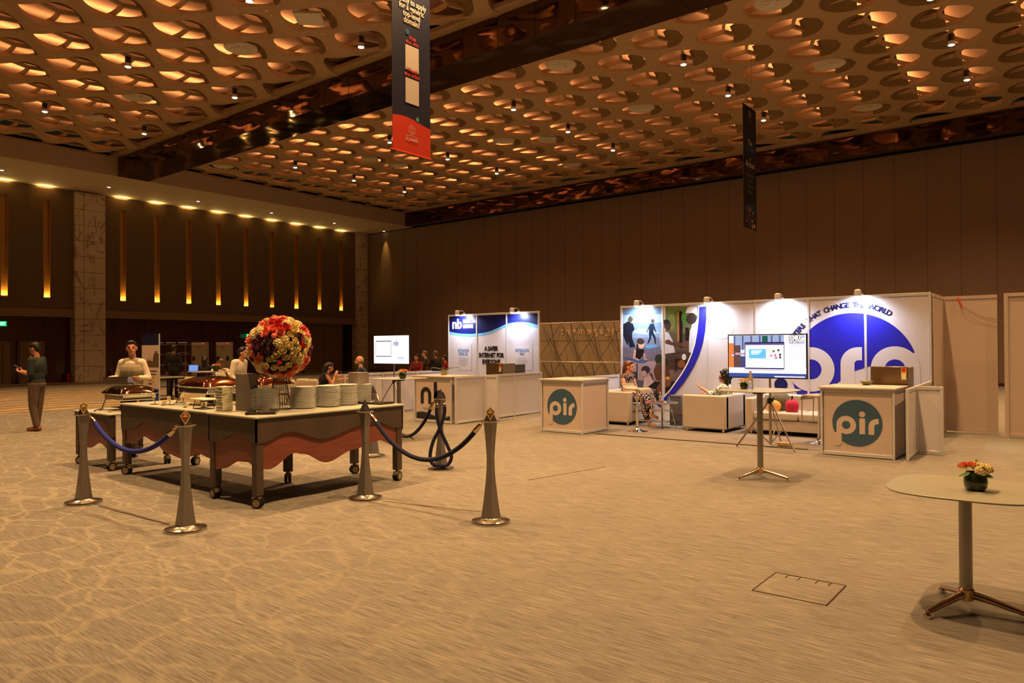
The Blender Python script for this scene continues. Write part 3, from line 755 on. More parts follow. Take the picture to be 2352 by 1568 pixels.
# ---- counters
def counter(label, x0, x1, y0, y1, h=1.0):
    t = thing('counter', label, 'counter', ((x0+x1)/2, (y0+y1)/2, 0))
    a, b = (x1-x0)/2, (y1-y0)/2
    MB().box(-a+.03, -a+.038, -b+.03, b-.03, .06, h-.06).box(a-.038, a-.03, -b+.03, b-.03, .06, h-.06).box(-a+.03, a-.03, -b+.03, -b+.038, .06, h-.06).box(-a+.03, a-.03, b-.038, b-.03, .06, h-.06).build('panel', cnt, t, smooth=False)
    for sx in (-1, 1):
        for sy in (-1, 1): MB().box(sx*a-.03*(sx > 0)-.0, sx*a+.03*(sx < 0), sy*b-.03*(sy > 0), sy*b+.03*(sy < 0), 0, h-.02).build('post', alu, t, bevel=.004)
    MB().box(-a+.03, a-.03, -b+.012, -b+.045, h-.07, h-.02).box(-a+.03, a-.03, b-.045, b-.012, h-.07, h-.02).box(-a+.012, -a+.045, -b+.03, b-.03, h-.07, h-.02).box(-a+.012, -a+.045, -b+.03, b-.03, .01, .06).box(-a+.03, a-.03, -b+.012, -b+.045, .01, .06).build('rail', alu, t, bevel=.003)
    MB().box(-a-.03, a+.01, -b-.02, b+.03, h-.02, h+.005).build('worktop', cnt, t, bevel=.004)
    return t, a, b
def pir_logo(t, a):
    F0 = Matrix(((0, 0, -1, -a+.026), (-1, 0, 0, 0), (0, 1, 0, .49), (0, 0, 0, 1)))
    def G(k): return Matrix.Translation((-.0015*k, 0, 0)) @ F0
    R = .335
    flat('logo_disc', [arcpts(0, 0, R, 0, 360, 56)[:-1]], slate, G(0), t)
    wl = .036
    # p
    flat('logo_letter', ringq(-.145, -.035, .058, .133, 0, 360, 40), cnt, G(1), t)
    flat('logo_letter', [[(-.278, -.035), (-.207, -.035), (-.207, -.30), (-.235, -.34), (-.30, -.34), (-.30, -.15), (-.278, -.15)]], cnt, G(2), t)
    # i
    flat('logo_letter', [rect(.033, .108, -.155, .072)], cnt, G(1), t); flat('logo_letter', [arcpts(.070, .13, .042, 0, 360, 24)[:-1]], cnt, G(1), t)
    # r
    flat('logo_letter', [rect(.153, .228, -.155, -.045)], cnt, G(1), t)
    flat('logo_letter', ringq(.273, -.045, .045, .12, 90, 180, 20), cnt, G(1), t); flat('logo_letter', [rect(.272, .286, 0, .075)], cnt, G(1), t)
t, a, b = counter('white counter with a slate blue disc logo, nearest the right partition', 11.24, 12.12, 2.08, 3.07); pir_logo(t, a)
t, a, b = counter('white counter with a slate blue disc logo, left of the white armchairs', 11.2, 12.14, 7.22, 8.17); pir_logo(t, a)
t, a, b = counter('white counter printed with two black letters and a dark wave', 11.12, 11.85, 10.43, 11.56)
Fb = Matrix(((0, 0, -1, -a+.024), (-1, 0, 0, 0), (0, 1, 0, 0), (0, 0, 0, 1)))
def Gb(k): return Matrix.Translation((-.0015*k, 0, 0)) @ Fb
flat('print_letter', [rect(-.37, -.28, .40, .60), rect(-.14, -.05, .40, .60)]+ringq(-.21, .60, .07, .16, 0, 180, 30), inkb, Gb(1), t)
flat('print_letter', [rect(.03, .125, .50, .87)]+ringq(.20, .53, .075, .17, 0, 360, 40), inkb, Gb(1), t)
text('netbeacon.org', .105, grey_t, Gb(1), -.0, .27, t, 'CENTER')
wv_ = [(-.50+.1*i, .16+.05*math.sin(i*.55+.6)) for i in range(11)]
flat('wave_print', [[wv_[i], (wv_[i][0], wv_[i][1]+.022), (wv_[i+1][0], wv_[i+1][1]+.022), wv_[i+1]] for i in range(10)], tealp, Gb(1), t)
flat('wave_print', [[(wv_[i][0], .07), wv_[i], wv_[i+1], (wv_[i+1][0], .07)] for i in range(10)], inkb, Gb(1), t)

# booth carpet
cg = mat('booth_carpet', (122, 116, 110), r=.95, noise=.12, ns=40, spec=.1)
tag(MB().prism([(11.62, 3.12), (11.45, 7.18), (12.19, 7.18), (12.19, 8.0), (13.91, 7.95), (13.91, 2.1), (12.19, 2.0), (12.17, 3.12)], .001, .006).build('booth_carpet', cg, smooth=False), 'thin grey carpet sheet laid under the sofas and armchairs', 'carpet')
tag(MB().tube([(11.43+.17*(7.1-(7.1-.25*i))/4+.012*math.sin(i*1.7), 7.1-.25*i, .008) for i in range(16)], .008, 6).build('carpet_cable', black), 'thin black cable along the edge of the grey carpet', 'cable')

# fridges
steel = mat('stainless_front', (150, 128, 100), r=.3, m=1, noise=.06, ns=5, stretch=(1, 30, .4))
def fridge(label, x, y0, y1, h, d=.5):
    t = thing('refrigerator', label, 'refrigerator', (x, (y0+y1)/2, 0)); b = (y1-y0)/2
    MB().box(.03, d, -b, b, .02, h-.01).build('body', mat('fridge_body', (120, 112, 108), r=.45, noise=.02), t, bevel=.008)
    MB().box(0, .03, -b, b, .03, h).build('door', steel, t, bevel=.006)
    lab = MB().box(-.003, 0, -b+.02, -b+.09, h-.2, h-.02).build('energy_label', mat('label_yellow', (235, 200, 60), r=.5, noise=0), t, smooth=False)
    MB().box(-.004, -.0031, -b+.03, -b+.08, h-.19, h-.11).build('label_text', whitep, lab, smooth=False)
    MB().lathe([(.001, 0), (.032, 0), (.032, .002), (.001, .002)], n=20, T=Matrix.Translation((-.005, -b+.055, h-.05)) @ Matrix.Rotation(-PI/2, 4, 'Y')).build('label_dial', mat('label_red', (200, 50, 40), r=.5, noise=0), lab)
    return t
fridge('stainless mini refrigerator behind the right counter', 12.35, 2.10, 2.62, 1.28)
fridge('brown steel mini refrigerator in the booth with navy waves', 12.9, 10.50, 10.98, 1.245)
t = thing('black_cabinet', 'dark grey box standing beside the brown steel refrigerator', 'box', (13.45, 10.72, 0))
MB().box(0, .4, -.17, .2, 0, 1.2).build('body', mat('cab_grey', (74, 74, 76), r=.5, noise=.03), t, bevel=.008); MB().box(.02, .1, -.1, 0, 1.2, 1.22).build('cap', black, t)

# bowl and plant on the counters
green = mat('glazed_green', (120, 124, 66), r=.3, noise=.1, ns=20)
b = gz(1993, 883, 1.005)
tag(MB().lathe([(.03, 0), (.045, .003), (.085, .05), (.093, .062), (.086, .06), (.04, .012), (.001, .01)], n=28).build('bowl', green, loc=(11.97, 2.60, 1.005)), 'small green scalloped bowl on the right counter', 'bowl')
t = thing('potted_plant', 'low yellow green pot with thin arching leaves on the counter with black letters', 'plant', (11.55, 11.05, 1.005))
MB().lathe([(.06, 0), (.08, .07), (.085, .08), (.07, .075), (.05, .02)], n=20).build('pot', mat('pot_olive', (150, 140, 50), r=.4, noise=.1), t)
lf = MB()
for i in range(9):
    a_ = i*.75; L = .22+.06*(i % 3)
    lf.tube([(0, 0, .06), (L*.4*math.cos(a_), L*.4*math.sin(a_), .14), (L*math.cos(a_), L*math.sin(a_), .17), (L*1.25*math.cos(a_), L*1.25*math.sin(a_), .15)], [.006, .007, .005, .002], 5)
lf.build('leaves', mat('leaf_grey_green', (82, 100, 66), r=.5, noise=.2), t)
for (x, y, r, lb) in ((11.5, 2.45, .3, 'right counter'), (11.55, 2.85, -.2, 'right counter'), (11.6, 11.3, .2, 'counter with black letters'), (11.4, 10.8, .1, 'counter with black letters')):
    tag(MB().box(-.07, .07, -.1, .1, 0, .004, Matrix.Rotation(r, 4, 'Z')).build('leaflet', whitep, smooth=False, loc=(x, y, 1.006)), 'loose printed leaflets lying on the '+lb, 'leaflet', 'leaflets on the '+lb)

# mirrored lettering on the fabric pop-up wall between the booths
t = thing('popup_display', 'back of a tall fabric display with silver folding frame and mirrored letters', 'display', (0, 0, 0))
PX_ = 15.2
fb = mat('display_fabric', (150, 132, 108), r=.85, noise=.05, ns=8)
MB().box(PX_+.3, PX_+.31, 7.4, 11.6, 0, 2.25).build('fabric', fb, t, smooth=False)
text('Engagement', .27, mat('letters_pale', (232, 196, 160), r=.6, noise=0), Matrix(((0, 0, -1, PX_+.29), (1, 0, 0, 0), (0, 1, 0, 0), (0, 0, 0, 1))), 8.78, 1.93, t, 'LEFT', .002, 1, 0, 1.45)
fr = MB()
yy = [7.5+.62*i for i in range(7)]
for y in yy:
    fr.tube([(PX_, y, .1), (PX_+.25, y, .1)], .01, 6); fr.tube([(PX_, y+.15, 2.2), (PX_, y-.05, 1.25)], .013, 6); fr.tube([(PX_, y+.15, 1.2), (PX_, y-.05, .3)], .013, 6)
for z in (2.22, 1.23, .3): fr.tube([(PX_, 7.4, z), (PX_, 11.6, z)], .012, 6)
fr.build('front_frame', metal, t)
fr = MB()
for i in range(len(yy)-1):
    for z0, z1 in ((.3, 1.23), (1.23, 2.22)):
        fr.tube([(PX_+.02, yy[i], z0), (PX_+.26, yy[i+1], z1)], .007, 5); fr.tube([(PX_+.26, yy[i], z1), (PX_+.02, yy[i+1], z0)], .007, 5); fr.tube([(PX_+.26, yy[i], z0), (PX_+.26, yy[i+1], z1)], .007, 5)
fr.build('scissor_strut', mat('frame_dark', (70, 60, 50), r=.5, noise=0), t)

# beige partitions at the right edge
beige = mat('partition_beige', (190, 172, 160), r=.6, noise=.02)
t = thing('tall_partition', 'tall beige partition with a red tag, behind the right counter', 'partition', (0, 0, 0))
MB().box(15.45, 15.46, 1.2, 2.0, .03, 2.46).build('panel', beige, t, smooth=False)
MB().box(15.44, 15.475, 1.2, 2.0, 2.44, 2.5).build('rail', beige, t); MB().box(15.44, 15.475, 1.2, 2.0, .03, .08).build('rail', beige, t)
MB().box(15.44, 15.48, 2.0, 2.05, 0, 2.5).build('post', beige, t)
MB().box(14.3, 15.44, 2.03, 2.04, .03, 2.46).build('side_panel', beige, t, smooth=False); MB().box(14.3, 15.44, 2.02, 2.05, 2.44, 2.5).build('rail', beige, t); MB().box(14.3, 15.44, 2.02, 2.05, .03, .08).build('rail', beige, t)
p = gx(2205, 688, 15.43)
MB().tube([(15.43, p.y+.03, 2.47), (15.41, p.y, 2.38), (15.42, p.y-.03, 2.3)], .014, 6).build('red_tag', mat('tag_red', (200, 60, 30), r=.5, noise=0), t)
MB().tube([(15.42, p.y-.04, 2.3), (15.42, p.y-.3, 2.12), (15.42, p.y-.75, 1.98)], .004, 5).build('cord', mat('cord_brown', (110, 84, 66), r=.6, noise=0), t)
t = thing('tall_partition', 'tall pale partition cut off by the right edge of the picture', 'partition', (0, 0, 0))
MB().box(15.16, 15.17, -2.0, 1.02, .03, 2.46).build('panel', beige, t, smooth=False)
MB().box(15.14, 15.19, -2.0, 1.02, 2.44, 2.5).build('rail', beige, t); MB().box(15.14, 15.19, -2, 1.02, .02, .07).build('rail', beige, t)
MB().box(15.13, 15.19, 1.02, 1.08, 0, 2.5).build('post', beige, t)
# ------------------------------------------------------------------ stanchions and ropes
bpost = mat('post_bronze_steel', (146, 140, 134), r=.42, m=.85, noise=.06, ns=30, stretch=(1, 1, .1))
bbase = mat('base_brass_steel', (188, 182, 172), r=.22, m=1, noise=.05, ns=4)
velvet = mat('blue_velvet', (14, 30, 135), r=.9, noise=.2, ns=60, sheen=.05); velvetd = mat('dark_blue_velvet', (13, 17, 52), r=.9, noise=.2, ns=60, sheen=.05)
chm = mat('rope_end_steel', (210, 190, 160), r=.2, m=1, noise=0)
def stanchion(x, y, label, badge=None, face=None):
    t = thing('rope_stanchion', label, 'stanchion', (x, y, 0), group=None)
    MB().lathe([(.001, .0), (.178, 0), (.18, .012), (.176, .024), (.09, .045), (.085, .05), (.001, .05)], n=48).build('base', bbase, t)
    pr_ = [(.045, .066), (.12, .057), (.25, .045), (.38, .034), (.50, .028), (.60, .027), (.70, .031), (.80, .037), (.93, .046)]
    vs = []; fs = []
    for z, r in pr_: vs += [(r, r, z), (-r, r, z), (-r, -r, z), (r, -r, z)]
    for i in range(len(pr_)-1):
        for k in range(4): fs.append((4*i+k, 4*i+(k+1) % 4, 4*i+4+(k+1) % 4, 4*i+4+k))
    fs += [(0, 3, 2, 1), tuple(4*(len(pr_)-1)+k for k in range(4))]
    m = MB(); m.add(vs, fs); m.build('post', bpost, t, bevel=.004, ang=60)
    MB().lathe([(.02, .928), (.092, .93), (.094, .937), (.02, .94)], n=32).build('ring_plate', chm, t)
    MB().add([(.042, .042, .94), (-.042, .042, .94), (-.042, -.042, .94), (.042, -.042, .94), (-.008, -.008, 1.07)], [(0, 3, 2, 1), (0, 1, 4), (1, 2, 4), (2, 3, 4), (3, 0, 4)]).build('pyramid_cap', mat('cap_steel', (150, 148, 158), r=.25, m=.9, noise=0), t, ang=10)
    if badge:
        # kite badge leaning against the cap, facing the camera
        n = (EYE-V((x, y, 1.0))); n.z = 0; n.normalize(); r_ = V((-n.y, n.x, 0)); r_ = -r_ if r_.dot(rt) < 0 else r_
        up_ = (V((0, 0, 1))+n*-.25).normalized(); nn = r_.cross(up_).normalized(); nn = nn if nn.dot(n) > 0 else -nn
        o = n*.075+V((0, 0, 1.015))
        def K(w, h0, h1, d): return [tuple(o+nn*d+r_*a+up_*b) for a, b in ((0, h1), (w, .012), (0, -h0), (-w, .012))]
        def plate(w, h0, h1, d0, d1):
            m = MB(); A = K(w, h0, h1, d0); B = K(w, h0, h1, d1); return m.add(A+B, [(0, 1, 2, 3), (7, 6, 5, 4), (0, 4, 5, 1), (1, 5, 6, 2), (2, 6, 7, 3), (3, 7, 4, 0)])
        b = plate(.044, .072, .062, -.002, .001).build('badge', mat('badge_rim', (225, 205, 160), r=.3, m=.3, noise=0), t, smooth=False)
        plate(.037, .060, .051, .0012, .002).build('badge_face', mat('badge_'+badge, (150, 74, 34) if badge == 'copper' else (140, 100, 36), r=.35, m=.4, noise=0), b, smooth=False)
        F = Matrix(((r_.x, up_.x, nn.x, (o+nn*.0026).x), (r_.y, up_.y, nn.y, (o+nn*.0026).y), (r_.z, up_.z, nn.z, (o+nn*.0026).z), (0, 0, 0, 1)))
        e = flat('badge_emblem', ringq(0, .027, .005, .0085, 0, 360, 16)+[rect(-.018, .018, .009, .013), rect(-.02, .02, .003, .007)], mat('badge_ink', (232, 214, 170), r=.5, noise=0), F, b)
    return t
SA, SB, SC_, SD, SE, SF = (3.18, 8.29), (3.26, 6.31), (5.11, 6.06), (5.12, 4.31), (6.955, 6.72), (7.16, 8.31)
stanchion(*SA, 'leftmost steel rope stanchion, brass kite badge, at the end of the bright blue rope', 'brass')
stanchion(*SB, 'steel rope stanchion with a copper kite badge, in front of the long buffet table', 'copper')
stanchion(*SC_, 'steel rope stanchion without a badge, just before the right half of the buffet table')
stanchion(*SD, 'frontmost steel rope stanchion with a brass badge, standing free on the carpet', 'brass')
stanchion(*SE, 'steel rope stanchion with a doubled dark rope hanging against its post')
stanchion(*SF, 'steel rope stanchion behind the buffet table, base seen past its legs')
def rope(name, pts, m, label, rad=.0235, ends=True):
    # pts control points -> catmull
    P = [V(p) for p in pts]; P = [P[0]*2-P[1]]+P+[P[-1]*2-P[-2]]; out = []
    for i in range(1, len(P)-2):
        for q in range(10):
            t = q/10; a, b, c, d = P[i-1], P[i], P[i+1], P[i+2]
            out.append(.5*((2*b)+(c-a)*t+(2*a-5*b+4*c-d)*t*t+(3*b-a-3*c+d)*t**3))
    out.append(P[-2])
    t_ = thing('velvet_rope', label, 'rope', tuple(P[1])); o = P[1]
    k = 3
    MB().tube([p-o for p in out[k:-k]], rad, 12).build('rope', m, t_)
    for A, B in ((out[0], out[k+1]), (out[-1], out[-k-2])):
        d = (B-A).normalized(); Lg = (B-A).length
        MB().tube([A-o, A-o+d*Lg*.35], .008, 8).tube([A-o+d*Lg*.3, A-o+d*Lg*.45, A-o+d*Lg*.9, A-o+d*Lg*1.02], [.014, .022, .027, .026], 12).build('end_fitting', chm, t_)
    return t_
def sag(a, b, za, zb, zl, n=7):
    r = []
    for i in range(n):
        t = i/(n-1); k = (2*t-1)**2
        r.append((a[0]+(b[0]-a[0])*t, a[1]+(b[1]-a[1])*t, zl+((za if t < .5 else zb)-zl)*k))
    return r
rope('r', sag((SA[0]+.03, SA[1]-.08), (SB[0]-.02, SB[1]+.12), .925, .91, .625), velvet, 'bright blue velvet rope slung between the two leftmost stanchions')
rope('r', sag((SC_[0], SC_[1]-.07), (SD[0], SD[1]+.08), .93, .93, .50), velvetd, 'navy velvet rope slung low to the frontmost stanchion')
rope('r', sag((SE[0]-.03, SE[1]+.07), (SF[0], SF[1]-.08), .93, .93, .37), velvetd, 'dark velvet rope running back behind the buffet table')
ex, ey = SE
ax = rt*.06; nf = -fw*.12
def pE(u, z, d=0): return (ex+rt.x*u-fw.x*(.10+d), ey+rt.y*u-fw.y*(.10+d), z)
rope('r', [pE(-.03, .90), pE(-.04, .72), pE(.02, .50), pE(.10, .32), pE(.15, .18), pE(.10, .075), pE(.0, .065, .03), pE(-.10, .09), pE(-.13, .2), pE(-.09, .38), pE(.0, .56), pE(.06, .75), pE(.06, .90)], velvetd, 'doubled dark velvet rope hanging in a long loop from its stanchion')

# ------------------------------------------------------------------ buffet tables
bw = mat('buffet_dark_wood', (76, 62, 50), r=.5, noise=.15, ns=8, stretch=(1, 1, .2)); br2 = mat('buffet_red_wood', (126, 68, 52), r=.42, noise=.16, ns=10, stretch=(.4, .4, 3))
btop = mat('buffet_top', (176, 176, 160), r=.35, noise=.05, ns=6); castm = mat('caster_tan', (150, 130, 104), r=.4, noise=.05); rub = mat('rubber_black', (20, 18, 17), r=.7, noise=0)
def interp(P, x):
    P = sorted(P)
    if x <= P[0][0]: return P[0][1]
    for (a, b), (c, d) in zip(P[:-1], P[1:]):
        if x <= c:
            t = (x-a)/(c-a); t = t*t*(3-2*t); return b+(d-b)*t
    return P[-1][1]
def apron(name, axis, c, a0, a1, ztop, W, m, t, org, off=0, th=.02, sgn=-1):
    # board in plane axis = c, running a0..a1, from ztop down to the wave W
    n = 36; vs = []; fs = []
    for i in range(n+1):
        s_ = a0+(a1-a0)*i/n; zb = interp(W, s_)
        for dd in (off, off+th):
            p = (c-sgn*dd, s_) if axis == 'x' else (s_, c-sgn*dd)
            vs += [(p[0]-org[0], p[1]-org[1], ztop), (p[0]-org[0], p[1]-org[1], zb)]
    for i in range(n):
        a = 4*i; b = a+4
        fs += [(a, a+1, b+1, b), (a+2, b+2, b+3, a+3), (a, b, b+2, a+2), (a+1, a+3, b+3, b+1)]
    fs += [(0, 2, 3, 1), (4*n, 4*n+1, 4*n+3, 4*n+2)]
    return MB().add(vs, fs).build(name, m, t, smooth=False)
def buffet(label, x0, x1, y0, y1, zt, waves, castdirs=0):
    ox, oy = (x0+x1)/2, (y0+y1)/2
    t = thing('buffet_table', label, 'table', (ox, oy, 0)); org = (ox, oy)
    MB().box(x0-ox-.02, x1-ox+.02, y0-oy-.02, y1-oy+.02, zt-.022, zt).build('tabletop', btop, t, bevel=.006)
    for q, (sx, sy) in enumerate(((-1, -1), (1, -1), (-1, 1), (1, 1))):
        cx, cy = sx*((x1-x0)/2-.05), sy*((y1-y0)/2-.05)
        lg = MB().box(cx-.042, cx+.042, cy-.042, cy+.042, .13, zt-.022).build('leg', bw, t, bevel=.005)
        T = Matrix.Translation((cx, cy, 0)) @ Matrix.Rotation(.5+q*1.3+castdirs, 4, 'Z')
        MB().tube([(-.036, 0, .055), (-.010, 0, .055)], .055, 20, T=T).tube([(.010, 0, .055), (.036, 0, .055)], .055, 20, T=T).build('wheel', rub, lg)
        MB().tube([(-.038, 0, .055), (-.037, 0, .055)], .040, 18, T=T).tube([(.037, 0, .055), (.038, 0, .055)], .040, 18, T=T).box(-.03, .03, -.03, .05, .07, .115, T).tube([(0, 0, .1), (0, 0, .14)], .02, 10, T=T).build('caster', castm, lg)
    for axis, c, a0, a1, W1, W2, sg in waves:
        apron('apron', axis, c, a0, a1, zt-.022, W1, bw, t, org, 0, .018, sg)
        apron('wave_board', axis, c, a0+.085, a1-.085, zt-.1, W2, br2, t, org, .02, .018, sg)
    return t
def wy(P, Y): return [(gy(x, y, Y).x, gy(x, y, Y).z) for x, y in P]
def wx(P, X): return [(gx(x, y, X).y, gx(x, y, X).z) for x, y in P]
Pw1 = wy([(601, 1018), (662, 991), (744, 1007), (832, 976), (863, 969), (915, 982)], 6.53); Pw2 = wy([(601, 1078), (622, 1078), (679, 1040), (700, 1043), (754, 1062), (815, 1032), (875, 1011), (915, 1025)], 6.53)
Px1 = wx([(492, 1014), (545, 997), (584, 1017)], 4.1); Px2 = wx([(492, 1078), (505, 1076), (545, 1060), (565, 1062), (586, 1078)], 4.1)
Qx1 = wx([(298, 988), (335.6, 968.6), (371, 990), (407, 1015), (445, 997), (482, 1006)], 4.2); Qx2 = wx([(301, 1019), (327, 1002), (349, 1014), (380, 1041), (412, 1053), (455, 1043), (479, 1053)], 4.2)
Rx1 = wx([(200, 955), (228, 965), (251, 979)], 4.2); Rx2 = wx([(200, 1028), (226, 1017), (245, 1032)], 4.2)
wvs = lambda a, b, z0, z1: [(a+(b-a)*i/6, z0+(z1 if i % 2 else 0)) for i in range(7)]
buffet('large wheeled wooden buffet table with wavy aprons carrying the plate stacks', 4.10, 6.10, 6.53, 7.44, .93,
    [('y', 6.53, 4.10, 6.10, Pw1, Pw2, -1), ('x', 4.10, 6.53, 7.44, Px1, Px2, -1), ('y', 7.44, 4.1, 6.1, wvs(4.1, 6.1, .62, .08), wvs(4.1, 6.1, .42, .12), 1), ('x', 6.10, 6.53, 7.44, wvs(6.53, 7.44, .62, .08), wvs(6.53, 7.44, .45, .1), 1)])
buffet('wheeled wooden buffet table with the big copper lidded chafing dish on it', 4.20, 5.22, 7.50, 9.78, .92,
    [('x', 4.20, 7.5, 9.78, Qx1, Qx2, -1), ('y', 9.78, 4.2, 5.22, wvs(4.2, 5.22, .62, .06), wvs(4.2, 5.22, .45, .1), 1)], .6)
buffet('small low wheeled buffet table behind the left end, under the dark chafing dish', 4.20, 5.05, 10.14, 11.25, .76,
    [('x', 4.20, 10.14, 11.25, Rx1, Rx2, -1)], 1.1)
# ---- plates
plm = mat('plate_cream', (232, 232, 228), r=.18, noise=.01, coat=.3)
PROF = [(.001, .002), (.075, .0), (.085, .004), (.128, .0115), (.134, .0120), (.1345, .0178), (.126, .0165), (.084, .0075), (.07, .005), (.001, .005)]
plate0 = None
PH = .0122
def stack(x, y, n, where):
    global plate0
    g = 'dinner plates in the stack '+where
    for k in range(n):
        dx, dy = random.uniform(-.004, .004)+.006*math.sin(k*.35+x*9), random.uniform(-.004, .004)
        loc = (x+dx, y+dy, .93+k*PH)
        lb = 'round cream dinner plate in the stack '+where
        if plate0 is None: plate0 = tag(MB().lathe(PROF, n=40).build('dinner_plate', plm, loc=loc), lb, 'plate', g)
        else: dup(plate0, loc, random.random()*6, lb, g)
for px, py, n, wh in ((605, 949, 20, 'left of the flower stand'), (690, 944, 20, 'right of the flower stand'), (749, 940, 20, 'second to the right of the flower stand'), (790, 936, 20, 'second from the right table end'), (824, 932, 19, 'nearest the right table end')):
    p = gz(px, py-5, .93); stack(p.x+.09, p.y+.07, n, wh)
for (x, y, n, wh) in ((4.62, 7.25, 19, 'in the back row behind the flower stand'), (5.02, 7.05, 19, 'in the back row, middle'), (5.36, 7.08, 19, 'in the back row, towards the right')):
    stack(x, y, n, wh)
# ---- risers, napkins, trays
rm = mat('riser_brown', (116, 106, 98), r=.6, noise=.06, ns=5)
def riser(label, x, y, a, b, h):
    t = tag(MB().box(0, a, 0, b, 0, h).build('display_riser', rm, bevel=.004, loc=(x, y, .93)), label, 'box'); return t
riser('tall plain brown riser box beside the folded napkins', 4.40, 7.24, .17, .17, .41)
riser('plain brown riser box behind the rightmost plate stack', 5.90, 7.12, .17, .2, .38)
nap = mat('napkin_kraft', (208, 204, 176), r=.8, noise=.06, ns=12)
np0 = None
def napkins(x, y, n, where, rot, s=.065):
    global np0
    z = .93
    for k in range(n):
        h = .011; lb = 'folded tan paper napkin in the pile '+where; r = rot+random.uniform(-.05, .05)
        L = (x+random.uniform(-.004, .004), y+random.uniform(-.004, .004), z)
        if np0 is None:
            m = MB().box(-s, s, -s, s, 0, .0085); 
            np0 = tag(m.build('paper_napkin', nap, bevel=.003, loc=L), lb, 'napkin', 'paper napkins '+where); np0.rotation_euler.z = r
        else: dup(np0, L, r, lb, 'paper napkins '+where)
        z += h
napkins(4.26, 7.40, 25, 'beside the tall brown riser', .05); napkins(6.02, 7.30, 18, 'at the far right of the table', .3)
traym = mat('tray_dark', (42, 34, 28), r=.25, noise=.05, coat=.4); slv = mat('cutlery_silver', (220, 212, 205), r=.18, m=1, noise=0)
sp0 = None
def cutlery_tray(cx, cy, a, b, rot, label, where, n):
    global sp0
    t = thing('serving_tray', label, 'tray', (cx, cy, .93), rot)
    MB().box(-a, a, -b, b, 0, .008).build('tray_base', traym, t, bevel=.003)
    MB().box(-a, a, -b, -b+.012, .008, .028).box(-a, a, b-.012, b, .008, .028).box(-a, -a+.012, -b+.012, b-.012, .008, .028).box(a-.012, a, -b+.012, b-.012, .008, .028).build('tray_rim', traym, t, bevel=.003)
    for k in range(n):
        r = rot+random.uniform(-.5, .5)+(PI if k % 3 == 0 else 0); u = random.uniform(-a+.1, a-.1); v = random.uniform(-b+.05, b-.05)
        L = (cx+u*math.cos(rot)-v*math.sin(rot), cy+u*math.sin(rot)+v*math.cos(rot), .942+.003*(k % 7))
        lb = 'polished metal spoon in the dark tray '+where; g = 'spoons in the dark tray '+where
        if sp0 is None:
            sp0 = thing('spoon', lb, 'spoon', L, r, g)
            MB().ell((.075, 0, .003), (.026, .016, .005)).build('bowl', slv, sp0); MB().tube([(.05, 0, .003), (.0, 0, .006), (-.08, 0, .003)], [.003, .0025, .005], 6).build('handle', slv, sp0)
        else: dup(sp0, L, r, lb, g)
cutlery_tray(4.40, 6.88, .22, .15, .9, 'black rimmed tray of cutlery at the near corner of the buffet', 'at the near buffet corner', 22)
cutlery_tray(5.93, 6.84, .12, .20, .1, 'dark tray of cutlery at the right end of the buffet', 'at the right buffet end', 14)
# ---- chafing dishes
copper = mat('lid_copper', (150, 92, 58), r=.1, m=1, noise=.03, ns=3); lidd = mat('lid_dark_copper', (98, 74, 58), r=.1, m=1, noise=.03, ns=3)
def chafing(label, x, y, z, rot, L, W, H, lm):
    t = thing('chafing_dish', label, 'chafing dish', (x, y, z), rot)
    h1 = H*.42
    MB().box(-L, L, -W, W, h1, h1+.085).build('water_pan', chrome, t, bevel=.012)
    # domed lid
    vs = []; fs = []; n = 12
    for j in range(n+1):
        for i in range(n+1):
            u, v = i/n*2-1, j/n*2-1
            e = max(0, (1-abs(u)**2.6))*max(0, (1-abs(v)**2.6))
            vs.append((u*(L+.03), v*(W+.03), h1+.1+.115*e**.45))
    for j in range(n):
        for i in range(n):
            a = j*(n+1)+i; fs.append((a, a+1, a+n+2, a+n+1))
    MB().add(vs, fs).build('lid', lm, t, ang=80, weld=False)
    MB().box(-L-.032, L+.032, -W-.032, W+.032, h1+.088, h1+.1).build('lid_rim', chrome, t, bevel=.004)
    MB().tube([(-.10, 0, h1+.20), (-.10, 0, h1+.235), (.10, 0, h1+.235), (.10, 0, h1+.20)], .008, 8).build('handle', chrome, t)
    for sx in (-1, 1):
        for sy in (-1, 1): MB().tube([(sx*(L-.03), sy*(W-.02), h1+.02), (sx*(L-.01), sy*(W+.01), h1*.5), (sx*(L+.01), sy*(W+.02), .006)], [.012, .014, .016], 8).build('leg', chrome, t)
    MB().box(-L+.04, L-.04, -W+.05, W-.05, h1*.22, h1*.26).build('burner_shelf', chrome, t)
    for sx in (-.5, .5): MB().lathe([(.04, 0), (.045, .05), (.03, .055)], (sx*L, 0, h1*.27), 14).build('burner', chrome, t)
    return t
chafing('large chafing dish with a glossy copper lid, in the middle of the long buffet table', 4.78, 8.62, .92, PI/2+.02, .33, .24, .34, copper)
chafing('chafing dish with a copper lid partly hidden behind the flower ball', 5.02, 7.80, .92, PI/2, .25, .20, .40, copper)
chafing('chafing dish with a dark brown lid on the small low table', 4.70, 10.66, .76, PI/2, .28, .23, .34, lidd)
